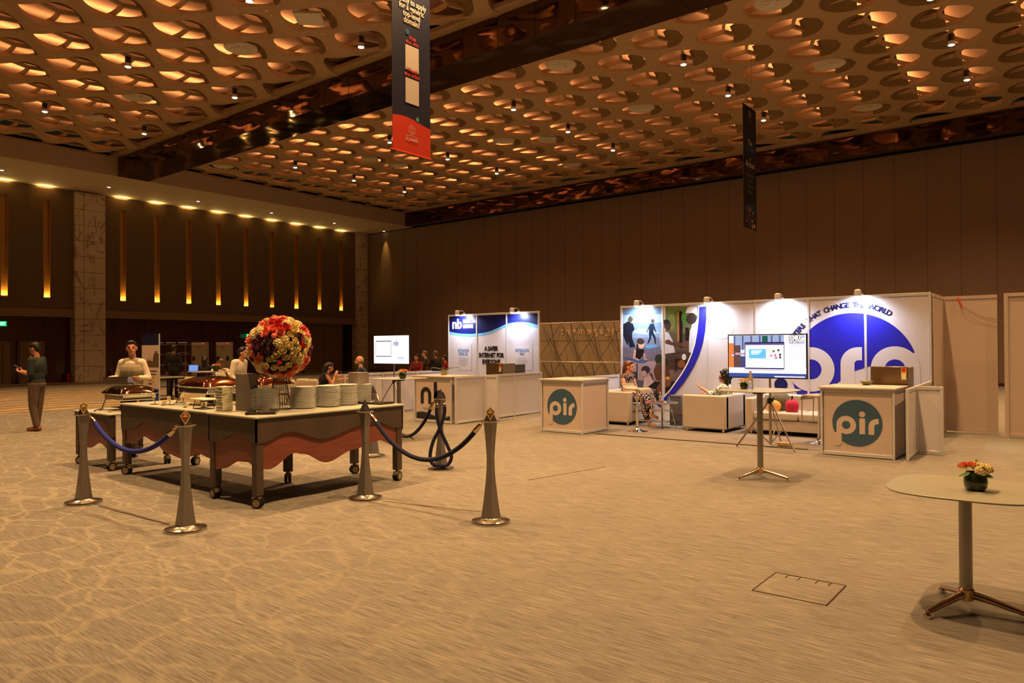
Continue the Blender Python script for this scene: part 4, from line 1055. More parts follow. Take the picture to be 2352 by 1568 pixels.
# ---- small serving things
card = mat('card_white', (236, 222, 190), r=.6, noise=0)
blk = mat('wire_black', (18, 16, 14), r=.5, noise=0)
def holder(x, y, z, label, hh=.12, rz=-.9):
    t = thing('card_holder', label, 'sign holder', (x, y, z), rz)
    MB().box(-.05, .05, -.035, .035, 0, .006).tube([(0, 0, .005), (0, 0, hh)], .004, 6).build('stand', blk, t)
    MB().box(-.022, .022, -.006, .0, hh-.01, hh+.05, Matrix.Rotation(.25, 4, 'X')).build('card', card, t)
holder(4.36, 9.20, .92, 'little black stand holding a white card, leftmost on the buffet', .10); holder(4.45, 9.0, .92, 'little black stand with a folded white card beside the copper dish', .06); holder(4.75, 9.25, .92, 'little black stand with a card behind the copper dish', .08)
t = thing('wire_riser', 'black wire riser carrying a white serving board', 'riser', (4.38, 8.05, .92), PI/2)
fr_ = MB()
for s1 in (-1, 1):
    for s2 in (-1, 1): fr_.tube([(s1*.11, s2*.07, .003), (s1*.09, s2*.055, .105)], .004, 6)
for a_, b_ in (((-.11, -.07), (.11, -.07)), ((-.11, .07), (.11, .07)), ((-.11, -.07), (-.11, .07)), ((.11, -.07), (.11, .07))): fr_.tube([(*a_, .004), (*b_, .004)], .004, 6)
fr_.build('frame', blk, t); MB().box(-.15, .15, -.09, .09, .106, .122).build('board', card, t, bevel=.006)
for (x, y, lb, rz) in ((4.33, 8.42, 'white card wedge propped before the copper dish', .3), (4.48, 8.26, 'white card wedge leaning by the wire riser', -.2), (4.34, 8.98, 'white card wedge lying near the little stands', .2)):
    tag(MB().box(-.03, .03, -.018, -.012, 0, .09, Matrix.Rotation(.7, 4, 'X')).build('menu_card', card, loc=(x, y, .925)), lb, 'card').rotation_euler.z = rz
for (x, y, z, r, lb) in ((4.36, 10.30, .766, .3, 'serving spoon lying before the dark chafing dish'), (4.3, 10.75, .766, .9, 'black ladle lying on the small low table'), (4.5, 8.8, .926, 2.2, 'serving spoon resting under the copper dish')):
    t = thing('serving_spoon', lb, 'spoon', (x, y, z), r)
    MB().ell((.13, 0, .012), (.04, .028, .012)).build('bowl', slv if 'black' not in lb else blk, t); MB().tube([(.1, 0, .012), (0, 0, .02), (-.12, 0, .008)], [.005, .005, .009], 8).build('handle', slv if 'black' not in lb else blk, t)
p = gz(398, 905, .92)
t = thing('sign_board', 'cream menu board with a pale wooden frame behind the copper dish', 'sign', (5.0, 9.45, .92), -.75)
MB().box(-.17, .17, -.008, .008, 0, .27, Matrix.Rotation(.12, 4, 'X')).build('board', mat('board_cream', (214, 186, 148), r=.6, noise=.02), t); MB().box(-.19, -.17, -.012, .012, 0, .29, Matrix.Rotation(.12, 4, 'X')).box(-.17, .17, -.012, .012, .27, .29, Matrix.Rotation(.12, 4, 'X')).build('frame', tanpanel, t)

# ------------------------------------------------------------------ flowers
def petal(m, T, w, l, curl, n=4):
    vs = []; fs = []
    for i in range(n+1):
        t = i/n; ww = w*math.sin(PI*(.12+.80*t))**.8
        for k in range(3):
            s_ = (k-1); vs.append((s_*ww, l*math.sin(t*curl)/curl, l*(1-math.cos(t*curl))/curl+.25*ww*abs(s_)))
    for i in range(n):
        for k in range(2): a = 3*i+k; fs.append((a, a+1, a+4, a+3))
    m.add(vs, fs, T)
def bloom(kind):
    m = MB(); RZ, RX = (lambda a: Matrix.Rotation(a, 4, 'Z')), (lambda a: Matrix.Rotation(a, 4, 'X'))
    if kind == 'rose':
        for k in range(14):
            r = k/14; petal(m, RZ(k*2.4) @ Matrix.Translation((0, .003+.010*r, 0)) @ RX(1.35-1.0*r), .012+.010*r, .03, .9)
        m.ell((0, 0, .004), (.014, .014, .012), n=8, m=5)
    elif kind == 'peony':
        for k in range(30):
            r = k/30; petal(m, RZ(k*2.4) @ Matrix.Translation((0, .006*r, 0)) @ RX(1.45-1.3*r), .012+.008*r, .034+.014*r, .8)
    elif kind == 'hydrangea':
        for k in range(34):
            z = 1-k/34*1.1; a = k*2.4; r = math.sqrt(max(0, 1-z*z)); c = V((r*math.cos(a), r*math.sin(a), z*.8))*.036
            q = c.to_track_quat('Z', 'Y').to_matrix().to_4x4()
            for j in range(4): petal(m, Matrix.Translation(c) @ q @ RZ(j*PI/2+k) @ RX(.25), .008, .014, .4, 2)
        m.ell((0, 0, 0), (.033, .033, .028), n=8, m=6)
    elif kind == 'tulip':
        m.ell((0, 0, .018), (.022, .022, .032), n=12, m=8)
        for k in range(3): petal(m, RZ(k*2.1) @ Matrix.Translation((0, .018, 0)) @ RX(1.25), .018, .052, .5)
    elif kind == 'leaf':
        petal(m, RX(.3), .018, .09, .6)
    return m
KM = {'rose': (236, 214, 150), 'hydrangea': (232, 214, 158), 'peony': (236, 128, 92), 'tulip': (232, 110, 96), 'red': (200, 26, 30), 'purple': (96, 18, 60), 'leaf': (84, 120, 40), 'salmon': (240, 140, 96)}
def kmat(k): return mat('petal_'+k, KM[k], r=.6, noise=.12, ns=50, sheen=.2)
meshes = {}
def flower_obj(kind, color, parent, c, n, s, spin, label=None):
    key = (kind, color)
    if key not in meshes:
        o = bloom(kind).build(kind, kmat(color), None, ang=60, weld=False); meshes[key] = o.data; bpy.data.objects.remove(o)
    o = bpy.data.objects.new(kind, meshes[key]); COL.objects.link(o); o.parent = parent
    q = V(n).to_track_quat('Z', 'Y').to_matrix().to_4x4()
    o.matrix_local = Matrix.Translation(c) @ q @ Matrix.Rotation(spin, 4, 'Z') @ Matrix.Scale(s, 4)
    if label: o['label'] = label
    return o
FB = (4.76, 7.10)
fa = thing('flower_arrangement', 'big round ball of coral, red, cream and purple flowers on a wire stand', 'flowers', (FB[0], FB[1], .93))
cz = .70; RB = .30
MB().ell((0, 0, cz), RB*.93, n=24, m=16).build('moss_ball', mat('moss', (60, 62, 30), r=.9, noise=.3, ns=30), fa)
sm_ = mat('stand_gold_black', (52, 40, 24), r=.35, m=.6, noise=0)
st = MB()
for i in range(26):
    a = 2*PI*i/26; st.tube([(.125*math.cos(a), .125*math.sin(a), .0), (.07*math.cos(a), .07*math.sin(a), .34), (.085*math.cos(a), .085*math.sin(a), .43)], .0025, 5)
for r_, z in ((.125, .006), (.098, .17), (.07, .34), (.085, .43)): st.tube([(r_*math.cos(2*PI*k/24), r_*math.sin(2*PI*k/24), z) for k in range(25)], .004, 6)
st.build('stand', sm_, fa)
rnd = random.Random(11)
kinds = [('hydrangea', 'hydrangea', 1.5, 'cream ruffled blossom'), ('rose', 'rose', 1.55, 'pale cream rose'), ('peony', 'peony', 1.3, 'coral blossom'), ('tulip', 'tulip', 1.25, 'pink tulip'), ('rose', 'red', 1.75, 'red rose'), ('tulip', 'red', 1.2, 'red tulip'), ('peony', 'purple', 1.15, 'dark purple blossom'), ('peony', 'salmon', 1.25, 'orange salmon blossom')]
wts = [46, 24, 12, 15, 10, 8, 10, 8]
pts_ = []
N_ = 175
for i in range(N_):
    z = 1-2*(i+.5)/N_; a = i*2.39996; r = math.sqrt(1-z*z); pts_.append(V((r*math.cos(a), r*math.sin(a), z)))
cnt_ = {}
toCam = V((-.784, -.62, .05))
pts_.sort(key=lambda p: -p.dot(toCam))
rest = MB()
prev = None
clus = [(V((rnd.gauss(0, 1), rnd.gauss(0, 1), rnd.gauss(0, 1))).normalized(), rnd.choices(range(8), wts)[0]) for _ in range(46)]
for i, p in enumerate(pts_):
    k = max(clus, key=lambda c: c[0].dot(p))[1] if rnd.random() < .72 else rnd.choices(range(8), wts)[0]
    kd, colr, s_, lb = kinds[k]
    cnt_[kd] = cnt_.get(kd, 0)+1
    rr = RB*(1+rnd.uniform(-.04, .05)); flower_obj(kd, colr, fa, p*rr+V((0, 0, cz)), (p+V((rnd.gauss(0, .12), rnd.gauss(0, .12), rnd.gauss(0, .12)))).normalized(), s_*rnd.uniform(.9, 1.15), rnd.random()*6, lb)
for i in range(14):
    a = i*.45; p = V((math.cos(a), math.sin(a), rnd.uniform(-.9, .2))).normalized(); flower_obj('leaf', 'leaf', fa, p*RB*1.02+V((0, 0, cz)), p, 1, i, 'green leaf')

glass = mat('vase_green_glass', (40, 52, 24), r=.12, noise=.2, ns=10, coat=.5)
def vase(x, y, z, label, cols, s=1):
    t = thing('flower_vase', label, 'vase', (x, y, z))
    MB().lathe([(.045*s, 0), (.062*s, .02*s), (.068*s, .055*s), (.06*s, .10*s), (.052*s, .115*s), (.045*s, .11*s), (.001, .05*s)], n=24).build('vase', glass, t)
    for i in range(13):
        a = i*2.4; r = math.sqrt(i/13)*.075*s; kd, c = cols[i % len(cols)]
        n = V((r*math.cos(a)*9, r*math.sin(a)*9, 1)).normalized(); flower_obj(kd, c, t, (r*math.cos(a), r*math.sin(a), (.15-.25*r)*s), n, s*.85, i)
    for i in range(5): a = i*1.3; flower_obj('leaf', 'leaf', t, (.05*s*math.cos(a), .05*s*math.sin(a), .115*s), (math.cos(a), math.sin(a), .5), .8*s, a)
    return t

# ------------------------------------------------------------------ bistro tables
ttop = mat('tabletop_cream', (148, 148, 132), r=.35, noise=.02, ns=10)
colm = mat('table_column', (150, 146, 138), r=.35, m=.8, noise=.03); legm = mat('table_leg_chrome', (196, 168, 130), r=.12, m=1, noise=0)
def bistro(label, x, y, h, a=.41, a0=0, e=3.2, top=None, rot=0):
    t = thing('bistro_table', label, 'table', (x, y, 0), rot)
    MB().prism(superel(0, 0, a, a, e, 64), h-.012, h).build('tabletop', top or ttop, t, bevel=.004)
    MB().box(-.09, .09, -.06, .06, h-.05, h-.013).build('bracket', black, t, bevel=.01)
    MB().lathe([(.036, .10), (.036, h-.05)], n=24).build('column', colm, t)
    MB().lathe([(.02, .055), (.045, .07), (.045, .13), (.036, .14)], n=20).build('hub', legm, t)
    for k in range(3):
        an = a0+k*2*PI/3; c, s_ = math.cos(an), math.sin(an)
        lg = MB().tube([(.03*c, .03*s_, .10), (.12*c, .12*s_, .085), (.33*c, .33*s_, .035)], [.026, .022, .015], 12).build('leg', legm, t)
        MB().lathe([(.001, 0), (.022, 0), (.024, .02), (.001, .03)], (.33*c, .33*s_, 0), 14).build('foot', chrome, lg)
    return t
bistro('low cream bistro table with flower vase, cut off by the right edge', 5.17, .575, .745, .41, math.radians(-90))
vase(5.12, .515, .745, 'dark vase of peach and yellow daisies on the nearest low table', [('hydrangea', 'rose'), ('peony', 'salmon'), ('hydrangea', 'hydrangea'), ('peony', 'salmon'), ('leaf', 'leaf')], .95)
bistro('tall cream bistro table standing before the large television', 8.78, 3.10, 1.08, .44, math.radians(-90+1))
p = gz(1709, 893, 1.08); vase(p.x, p.y, 1.08, 'dark green vase of peach roses on the tall table before the television', [('rose', 'rose'), ('rose', 'rose'), ('peony', 'salmon'), ('rose', 'rose')], .72)
clear = mat('clear_plastic', (226, 232, 236), r=.05, trans=.95, noise=0, ior=1.2)
def bottle(x, y, z, label, h=.20, m=None, cap=None):
    t = thing('water_bottle', label, 'bottle', (x, y, z))
    MB().lathe([(.028, 0), (.031, .01), (.031, h*.30), (.027, h*.36), (.031, h*.42), (.031, h*.66), (.012, h*.86), (.012, h*.92)], n=20).build('body', m or clear, t)
    MB().lathe([(.0315, h*.44), (.0315, h*.62)], n=20).build('paper_label', mat('bottle_label', (196, 160, 120), r=.5, noise=.1), t)
    MB().lathe([(.014, h*.91), (.014, h), (.001, h)], n=14).build('cap', cap or mat('cap_amber', (190, 130, 70), r=.4, noise=0), t)
p = gz(1724, 894, 1.08); bottle(p.x, p.y, 1.08, 'clear water bottle beside the vase on the tall table', .225)
bistro('tall cream bistro table with vase standing beyond the buffet', 8.78, 9.5, 1.08, .45, .6, 3)
p = gz(925, 869.5, 1.08); vase(p.x, p.y, 1.08, 'green vase of pink and white roses on the table beyond the buffet', [('rose', 'rose'), ('peony', 'salmon'), ('rose', 'hydrangea')], .95)
bistro('distant tall bistro table with vase and small blue screen, behind the copper dish', 9.55, 17.2, 1.05, .5, .2, 3)
vase(9.6, 17.05, 1.05, 'distant vase of peach roses on the tall table behind the copper dish', [('rose', 'rose'), ('peony', 'salmon'), ('leaf', 'leaf')], 1.1)
t = thing('small_screen', 'small blue tablet screen standing on the distant tall table', 'tablet', (9.3, 17.6, 1.05), -.8)
MB().box(-.12, .12, 0, .015, .0, .17, Matrix.Rotation(-.2, 4, 'X')).build('case', black, t); MB().box(-.11, .11, -.003, 0, .01, .16, Matrix.Rotation(-.2, 4, 'X')).build('display', mat('blue_screen', (90, 140, 230), emit=.8, noise=0), t)
# floor box lid
t = thing('floor_box', 'carpeted floor box lid with two cable notches', 'floor box', (4.97, 1.50, 0), 0)
fbm = mat('lid_edge', (70, 52, 38), r=.7, noise=0)
MB().box(-.23, .23, -.23, .23, .001, .003).build('lid', MATS['carpet'], t, smooth=False)
g_ = MB()
for a in ((-.235, .235, .228, .236), (-.235, .235, -.236, -.228)): g_.box(a[0], a[1], a[2], a[3], .001, .006)
g_.box(.228, .236, -.23, .23, .001, .006).box(-.236, -.232, -.23, .23, .001, .004).build('rim', fbm, t)
n_ = MB()
for cy_ in (-.1, .1): n_.box(.15, .225, cy_-.045, cy_-.039, .003, .006).box(.15, .225, cy_+.039, cy_+.045, .003, .006).box(.222, .228, cy_-.045, cy_+.045, .003, .006)
n_.build('cable_notch', fbm, t)
for nm, a, b, lb in (('c', (3.2, 7.98), (3.27, 6.62), 'dark seam line pressed in the carpet between the two left stanchions'), ('c', (7.0, 5.3), (8.4, 5.05), 'thin seam line in the open carpet before the sofas'), ('c', (5.13, 5.8), (5.4, 4.55), 'faint seam in the carpet near the frontmost rope')):
    d = V((b[0]-a[0], b[1]-a[1], 0)); pts = [(a[0]+d.x*i/8+.01*math.sin(i*2), a[1]+d.y*i/8, .0015) for i in range(9)]
    tag(MB().tube(pts, .004, 5).build('carpet_seam', mat('seam_brown', (92, 68, 48), r=.9, noise=0)), lb, 'seam')

# ------------------------------------------------------------------ hanging banners
bn = mat('banner_navy', (22, 26, 56), r=.7, noise=.05, ns=3); orr = mat('banner_orange', (226, 62, 30), r=.7, noise=.03); wt = mat('banner_white', (225, 215, 200), r=.7, noise=0); tl = mat('banner_teal', (90, 180, 175), r=.7, noise=0); bl_ = mat('banner_blue', (30, 90, 150), r=.7, noise=0); rd = mat('banner_red', (200, 50, 45), r=.7, noise=0)
def globe(F, cx, cy, r, m, par):
    q = ringq(cx, cy, r*.95, r*1.02, 0, 360, 32)
    for k in (-.5, 0, .45): q += [[(cx+r*k*math.cos(math.radians(a)) - .0, cy+r*.98*math.sin(math.radians(a))), (cx+r*k*math.cos(math.radians(a))+r*.055, cy+r*.98*math.sin(math.radians(a))), (cx+r*k*math.cos(math.radians(a+12))+r*.055, cy+r*.98*math.sin(math.radians(a+12))), (cx+r*k*math.cos(math.radians(a+12)), cy+r*.98*math.sin(math.radians(a+12)))] for a in range(-90, 90, 12)]
    for k in (-.4, .35): w = math.sqrt(1-k*k)*r; q.append(rect(cx-w, cx+w, cy+r*k-r*.028, cy+r*k+r*.028))
    flat('emblem', q, m, F, par)
X0, X1, ZB, ZT = 9.11, 10.10, 5.30, 9.05
t = thing('hanging_banner', 'long navy and orange banner hanging from the ceiling, nearest to the viewer', 'banner', (9.6, 10, 7))
def loc_(F): return Matrix.Translation((-9.6, -10, -7)) @ F
MB().box(X0-9.6, X1-9.6, -.004, .004, ZB-7, ZT-7).build('fabric', bn, t, smooth=False)
W_ = [(X0+(X1-X0)*i/16, 5.94+.0*i+.05*math.sin(i/16*PI*1.3+.3)+(-.0)-.012) for i in range(17)]
flat('orange_print', [[(W_[i][0], ZB), (W_[i+1][0], ZB), W_[i+1], W_[i]] for i in range(16)], orr, loc_(FY(10, .006)), t)
F = loc_(FY(10, .009)); cx_ = 9.62
flat('teal_dot', [arcpts(9.75, 5.99, .042, 0, 360, 20)[:-1]], tl, F, t); flat('blue_dot', [arcpts(9.495, 7.60, .055, 0, 360, 20)[:-1]], bl_, F, t)
for z in (6.25, 6.88): flat('white_square', [rect(9.44, 9.79, z, z+.475)], wt, F, t)
for s_, z in (('Visit', 7.47), ('the site', 7.385), ('Watch', 6.855), ('the video', 6.765)): text(s_, .105, rd, F, 9.62, z, t, bold=.003)
for i, s_ in enumerate(('Ready to apply', 'for a generic', 'top-level', 'domain?')): text(s_, .155, wt, F, 9.61, 8.14-.125*i, t, sx=.82, bold=.003)
flat('red_dot', [arcpts(9.86, 9.00, .04, 0, 360, 16)[:-1]], rd, F, t) if False else None
globe(F, 9.60, 5.755, .085, wt, t); text('ICANN', .09, wt, F, 9.60, 5.54, t, space=1.15, bold=.002)
flat('emblem_arc', ringq(9.60, 5.15, .490, .497, 72, 108, 12), wt, F, t)
MB().tube([(X0-9.64, 0, ZB-7), (X1-9.56, 0, ZB-7)], .013, 8).build('bottom_rod', orr, t); MB().tube([(X0-9.62, 0, ZT-7), (X1-9.58, 0, ZT-7)], .013, 8).build('top_rod', black, t)
MB().tube([(-.3, 0, ZT-7), (-.3, 0, 3.3)], .003, 5).tube([(.3, 0, ZT-7), (.3, 0, 3.3)], .003, 5).build('wire', black, t)
X0, X1, ZB, ZT = 21.4, 22.5, 5.2, 8.93
t = thing('hanging_banner', 'narrow looking dark banner with blue arcs hanging over the far booths', 'banner', (21.95, 8, 7))
def loc_(F): return Matrix.Translation((-21.95, -8, -7)) @ F
bd_ = mat('banner_black', (20, 18, 26), r=.7, noise=.05, ns=3)
MB().box(X0-21.95, X1-21.95, -.004, .004, ZB-7, ZT-7).build('fabric', bd_, t, smooth=False)
F = loc_(FY(8, .008)); cx_ = 21.97
globe(F, cx_, 8.72, .11, wt, t); text('ICANN', .12, grey_t, F, cx_, 8.47, t)
text('The', .24, wt, F, cx_, 7.76, t); text('ICANN', .26, bl_, F, cx_, 7.55, t, bold=.006); text('Community', .16, bl_, F, cx_, 7.42, t); text('in', .14, wt, F, cx_, 7.30, t); text('Action', .28, wt, F, cx_, 7.08, t)
flat('fine_line', [rect(cx_-.3, cx_+.3, 6.98, 6.99)], grey_t, F, t)
for i, s_ in enumerate(('Community', 'Forum', 'Mumbai', 'March')): text(s_, .15, grey_t, F, cx_, 6.80-.17*i, t)
for k in range(4): flat('arc_print', [[q for q in qq] for qq in ringq(cx_, 5.35, .42+.06*k, .44+.06*k, 35+4*k, 145-4*k, 20)], bl_, F, t)
for k in range(3): flat('arc_print', ringq(cx_, 8.55, .35+.06*k, .365+.06*k, 225, 315, 16), bl_, F, t)
rb_ = random.Random(5)
for k in range(22):
    a, b, c = rb_.uniform(-.36, .36), rb_.uniform(.06, .62), rb_.choice([(150, 92, 72), (110, 60, 48), (190, 150, 130), (60, 50, 70), (40, 60, 120)])
    flat('hands_print', [arcpts(cx_+a, ZB+b, rb_.uniform(.04, .09), 0, 360, 8)[:-1]], pm(c), F, t)
MB().tube([(-.2, 0, ZT-7), (-.2, 0, 4.1)], .003, 5).tube([(.2, 0, ZT-7), (.2, 0, 4.1)], .003, 5).build('wire', black, t)
MB().tube([(X0-21.98, 0, ZT-7), (X1-21.92, 0, ZT-7)], .013, 8).tube([(X0-21.98, 0, ZB-7), (X1-21.92, 0, ZB-7)], .013, 8).build('rod', black, t)
# ------------------------------------------------------------------ lounge furniture
lea = mat('white_leather', (184, 172, 160), r=.45, noise=.03, ns=4, bump=.15, bs=6)
def rbox(m, *a): return m.box(*a)
def armchair(label, x, y, rz, w=.86, d=.85, h=.69):
    # local: seat opens towards -Y
    t = thing('armchair', label, 'armchair', (x, y, 0), rz)
    b = w/2; f = d/2
    MB().box(-b, -b+.16, -f, f, .06, h).build('armrest', lea, t, bevel=.03, seg=3); MB().box(b-.16, b, -f, f, .06, h).build('armrest', lea, t, bevel=.03, seg=3)
    MB().box(-b+.02, b-.02, f-.18, f, .06, h+.005).build('backrest', lea, t, bevel=.03, seg=3)
    MB().box(-b+.16, b-.16, -f+.02, f-.17, .08, .27).build('base', lea, t, bevel=.01); MB().box(-b+.165, b-.165, -f-.01, f-.17, .275, .43).build('seat_cushion', lea, t, bevel=.035, seg=3)
    for sx in (-1, 1):
        for sy in (-1, 1): MB().lathe([(.022, 0), (.025, .06)], (sx*(b-.08), sy*(f-.08), 0), 12).build('foot', chrome, t)
    return t
armchair('white leather armchair with the woman in the dotted dress', 13.42, 7.60, 0, .92, .74)
armchair('white leather armchair seen from behind its side, holding the gesturing person', 13.36, 5.60, PI, 1.02, .86)
t = thing('sofa', 'white leather sofa with bags on it against the printed wall', 'sofa', (13.5, 3.95, 0))
MB().box(.22, .40, -.95, .95, .06, .70).build('backrest', lea, t, bevel=.03, seg=3)
for sy in (-1, 1): MB().box(-.42, .4, sy*.95-.16*(sy > 0), sy*.95+.16*(sy < 0), .06, .66).build('armrest', lea, t, bevel=.03, seg=3)
MB().box(-.40, .22, -.8, .8, .08, .27).build('base', lea, t, bevel=.01)
for y0 in (-.79, .005): MB().box(-.43, .22, y0, y0+.785, .275, .42).build('seat_cushion', lea, t, bevel=.035, seg=3)
for sx in (-.34, .32):
    for sy in (-.86, .86): MB().lathe([(.022, 0), (.025, .06)], (sx, sy, 0), 12).build('foot', chrome, t)
# bags on the sofa
def bag(nm, label, x, y, z, r, col, rz=0, strap=True):
    t = thing(nm, label, 'bag', (x, y, z), rz); m_ = mat('bag_%02x%02x%02x' % col, col, r=.7, noise=.12, ns=12)
    a, b, c = r
    MB().ell((0, 0, c*.5), (a, b, c*.55), n=18, m=12).box(-a*.8, a*.8, -b*.75, b*.75, 0, c*.5).build('body', m_, t, voxel=.018, sm=4)
    if strap: MB().tube([(-a*.5, 0, c*.9), (-a*.3, 0, c*1.25), (a*.3, 0, c*1.25), (a*.5, 0, c*.9)], .009, 8).build('strap', black, t)
bag('handbag', 'crimson red handbag on the white sofa', 13.32, 4.12, .415, (.11, .12, .23), (176, 26, 62), .1)
bag('backpack', 'slumped olive grey backpack on the white sofa', 13.52, 4.42, .415, (.15, .22, .34), (96, 90, 66), .2)
bag('tote_bag', 'tan yellow cloth bag leaning before the olive backpack', 13.28, 4.44, .415, (.07, .14, .20), (214, 160, 80), .15)
# bar stools
stm = mat('stool_seat', (176, 166, 152), r=.5, noise=.03)
def stool(label, x, y, rz, h=.80):
    t = thing('bar_stool', label, 'stool', (x, y, 0), rz)
    MB().lathe([(.001, 0), (.20, 0), (.205, .008), (.19, .014), (.08, .03), (.045, .06), (.035, .09), (.001, .09)], n=40).build('base', chrome, t)
    MB().lathe([(.028, .06), (.028, h*.55), (.020, h*.55), (.020, h-.03)], n=16).build('column', chrome, t)
    vs = []; fs = []; P = [(-.21, .10), (-.20, .06), (-.17, .02), (-.10, 0), (.06, 0), (.15, .01), (.20, -.01), (.215, -.05)]
    for z0 in (0, -.035):
        for (u, z) in P:
            for v in (-.19, .19): vs.append((u, v, h+z+z0))
    n = len(P)
    for i in range(n-1): a = 2*i; fs += [(a, a+1, a+3, a+2), (a+2*n, a+2*n+2, a+2*n+3, a+2*n+1), (a, a+2, a+2*n+2, a+2*n), (a+1, a+2*n+1, a+2*n+3, a+3)]
    fs += [(0, 2*n, 2*n+1, 1), (2*n-2, 2*n-1, 4*n-1, 4*n-2)]
    MB().add(vs, fs).build('seat', stm, t, bevel=.008)
    MB().tube([(.03, -.16, h-.03), (.20, -.16, h-.05), (.215, -.16, h*.42), (.215, .16, h*.42), (.20, .16, h-.05), (.03, .16, h-.03)], .011, 8).build('footrest', chrome, t)
    return t
stool('chrome bar stool with folded grey seat before the woman in the dotted dress', 12.24, 6.66, -PI/2-.1, .82)
stool('chrome bar stool beside the right counter, before the sofa', 12.45, 3.42, PI/2-.3, .80)
# folding glass table with things on it
t = thing('coffee_table', 'low round glass table on crossed folding metal legs', 'table', (13.05, 6.55, 0))
MB().lathe([(.001, .50), (.31, .50), (.315, .505), (.31, .512), (.001, .512)], n=40).build('glass_top', mat('table_glass', (170, 180, 182), r=.05, noise=0, trans=.6, spec=.8), t)
MB().tube([(.31*math.cos(i*PI/12), .31*math.sin(i*PI/12), .497) for i in range(25)], .008, 8).build('rim', chrome, t)
for k in range(4):
    a = k*PI/2+.5; c, s_ = math.cos(a), math.sin(a)
    MB().tube([(.27*c, .27*s_, 0), (.2*c, .2*s_, .28), (.16*c, .16*s_, .42), (.24*c, .24*s_, .495)], .011, 8).build('leg', chrome, t)
for k in (0, 1):
    z = .14+.2*k; MB().tube([((.25-.1*k*.4)*math.cos(a), (.25-.1*k*.4)*math.sin(a), z) for a in (.5, .5+PI/2, .5+PI, .5+1.5*PI, .5+2*PI)], .007, 6).build('brace', chrome, t)
bottle(12.95, 6.70, .514, 'water bottle with pink label on the round glass table', .20, cap=mat('cap_white', (230, 228, 225), r=.4, noise=0))
bottle(12.98, 6.55, .514, 'plain clear water bottle in the middle of the round glass table', .20, cap=MATS['cap_white'])
t = thing('bud_vase', 'slim glass vase holding one red rose on the glass table', 'vase', (13.0, 6.38, .514))
MB().lathe([(.03, 0), (.034, .03), (.018, .08), (.022, .11)], n=16).build('vase', clear, t); flower_obj('rose', 'red', t, (0, 0, .165), (0, 0, 1), .9, 0); MB().tube([(0, 0, .01), (0, 0, .16)], .003, 6).build('stem', kmat('leaf'), t)
tag(MB().box(-.11, .11, -.08, .08, 0, .01).build('folder', mat('folder_pink', (190, 80, 90), r=.6, noise=.05), loc=(13.02, 6.78, .514)), 'pink and tan folder lying at the left of the glass table', 'folder')
tag(MB().lathe([(.03, 0), (.033, .04), (.03, .038), (.001, .004)], n=16).build('cup', mat('tea_amber', (180, 100, 50), r=.2, noise=0), loc=(12.88, 6.46, .514)), 'small amber cup on the glass table', 'cup')
t = thing('laptop_case', 'dark grey box standing on the floor behind the glass table', 'box', (13.6, 6.5, 0))
MB().box(-.06, .06, -.13, .13, 0, .62).build('shell', mat('case_grey', (84, 82, 90), r=.6, noise=.04), t, bevel=.015); MB().box(-.064, -.06, -.1, .1, .1, .55).build('front_panel', mat('case_grey2', (96, 94, 104), r=.6, noise=.04), t)
# ------------------------------------------------------------------ televisions
def tv(label, c, yaw_, w, h, stand_h, screen):
    t = thing('television', label, 'television', c, yaw_)      # local: screen faces -X, u = -Y
    MB().box(-.012, .02, -w/2, w/2, -h/2, h/2).build('bezel', black, t, bevel=.004)
    screen(t, FX(-.0135), w, h)
    return t
def tstand(label, x, y, top, spread, a0=.3):
    t = thing('television_stand', label, 'stand', (x, y, 0))
    MB().lathe([(.022, .05), (.022, top*.55), (.017, top*.55), (.017, top)], n=16).build('pole', metal, t)
    MB().box(-.03, -.02, -.2, .2, top-.12, top+.05).box(-.03, .0, -.03, .03, top-.2, top).build('bracket', black, t)
    for k in range(3):
        a = a0+k*2*PI/3; c, s_ = math.cos(a), math.sin(a)
        lg = MB().tube([(.03*c, .03*s_, top*.5), (spread*.5*c, spread*.5*s_, top*.26), (spread*c, spread*s_, .012)], .014, 8).build('leg', metal, t)
        MB().tube([(spread*.55*c, spread*.55*s_, top*.23), (.02*c, .02*s_, .08)], .010, 8).build('brace', metal, lg)
    MB().lathe([(.04, top*.48), (.045, top*.5), (.04, top*.54)], n=16).build('collar', black, t)
    return t
def em(n, c, e=1.0): return mat('screen_'+n, c, r=.6, noise=0, emit=e, spec=0)
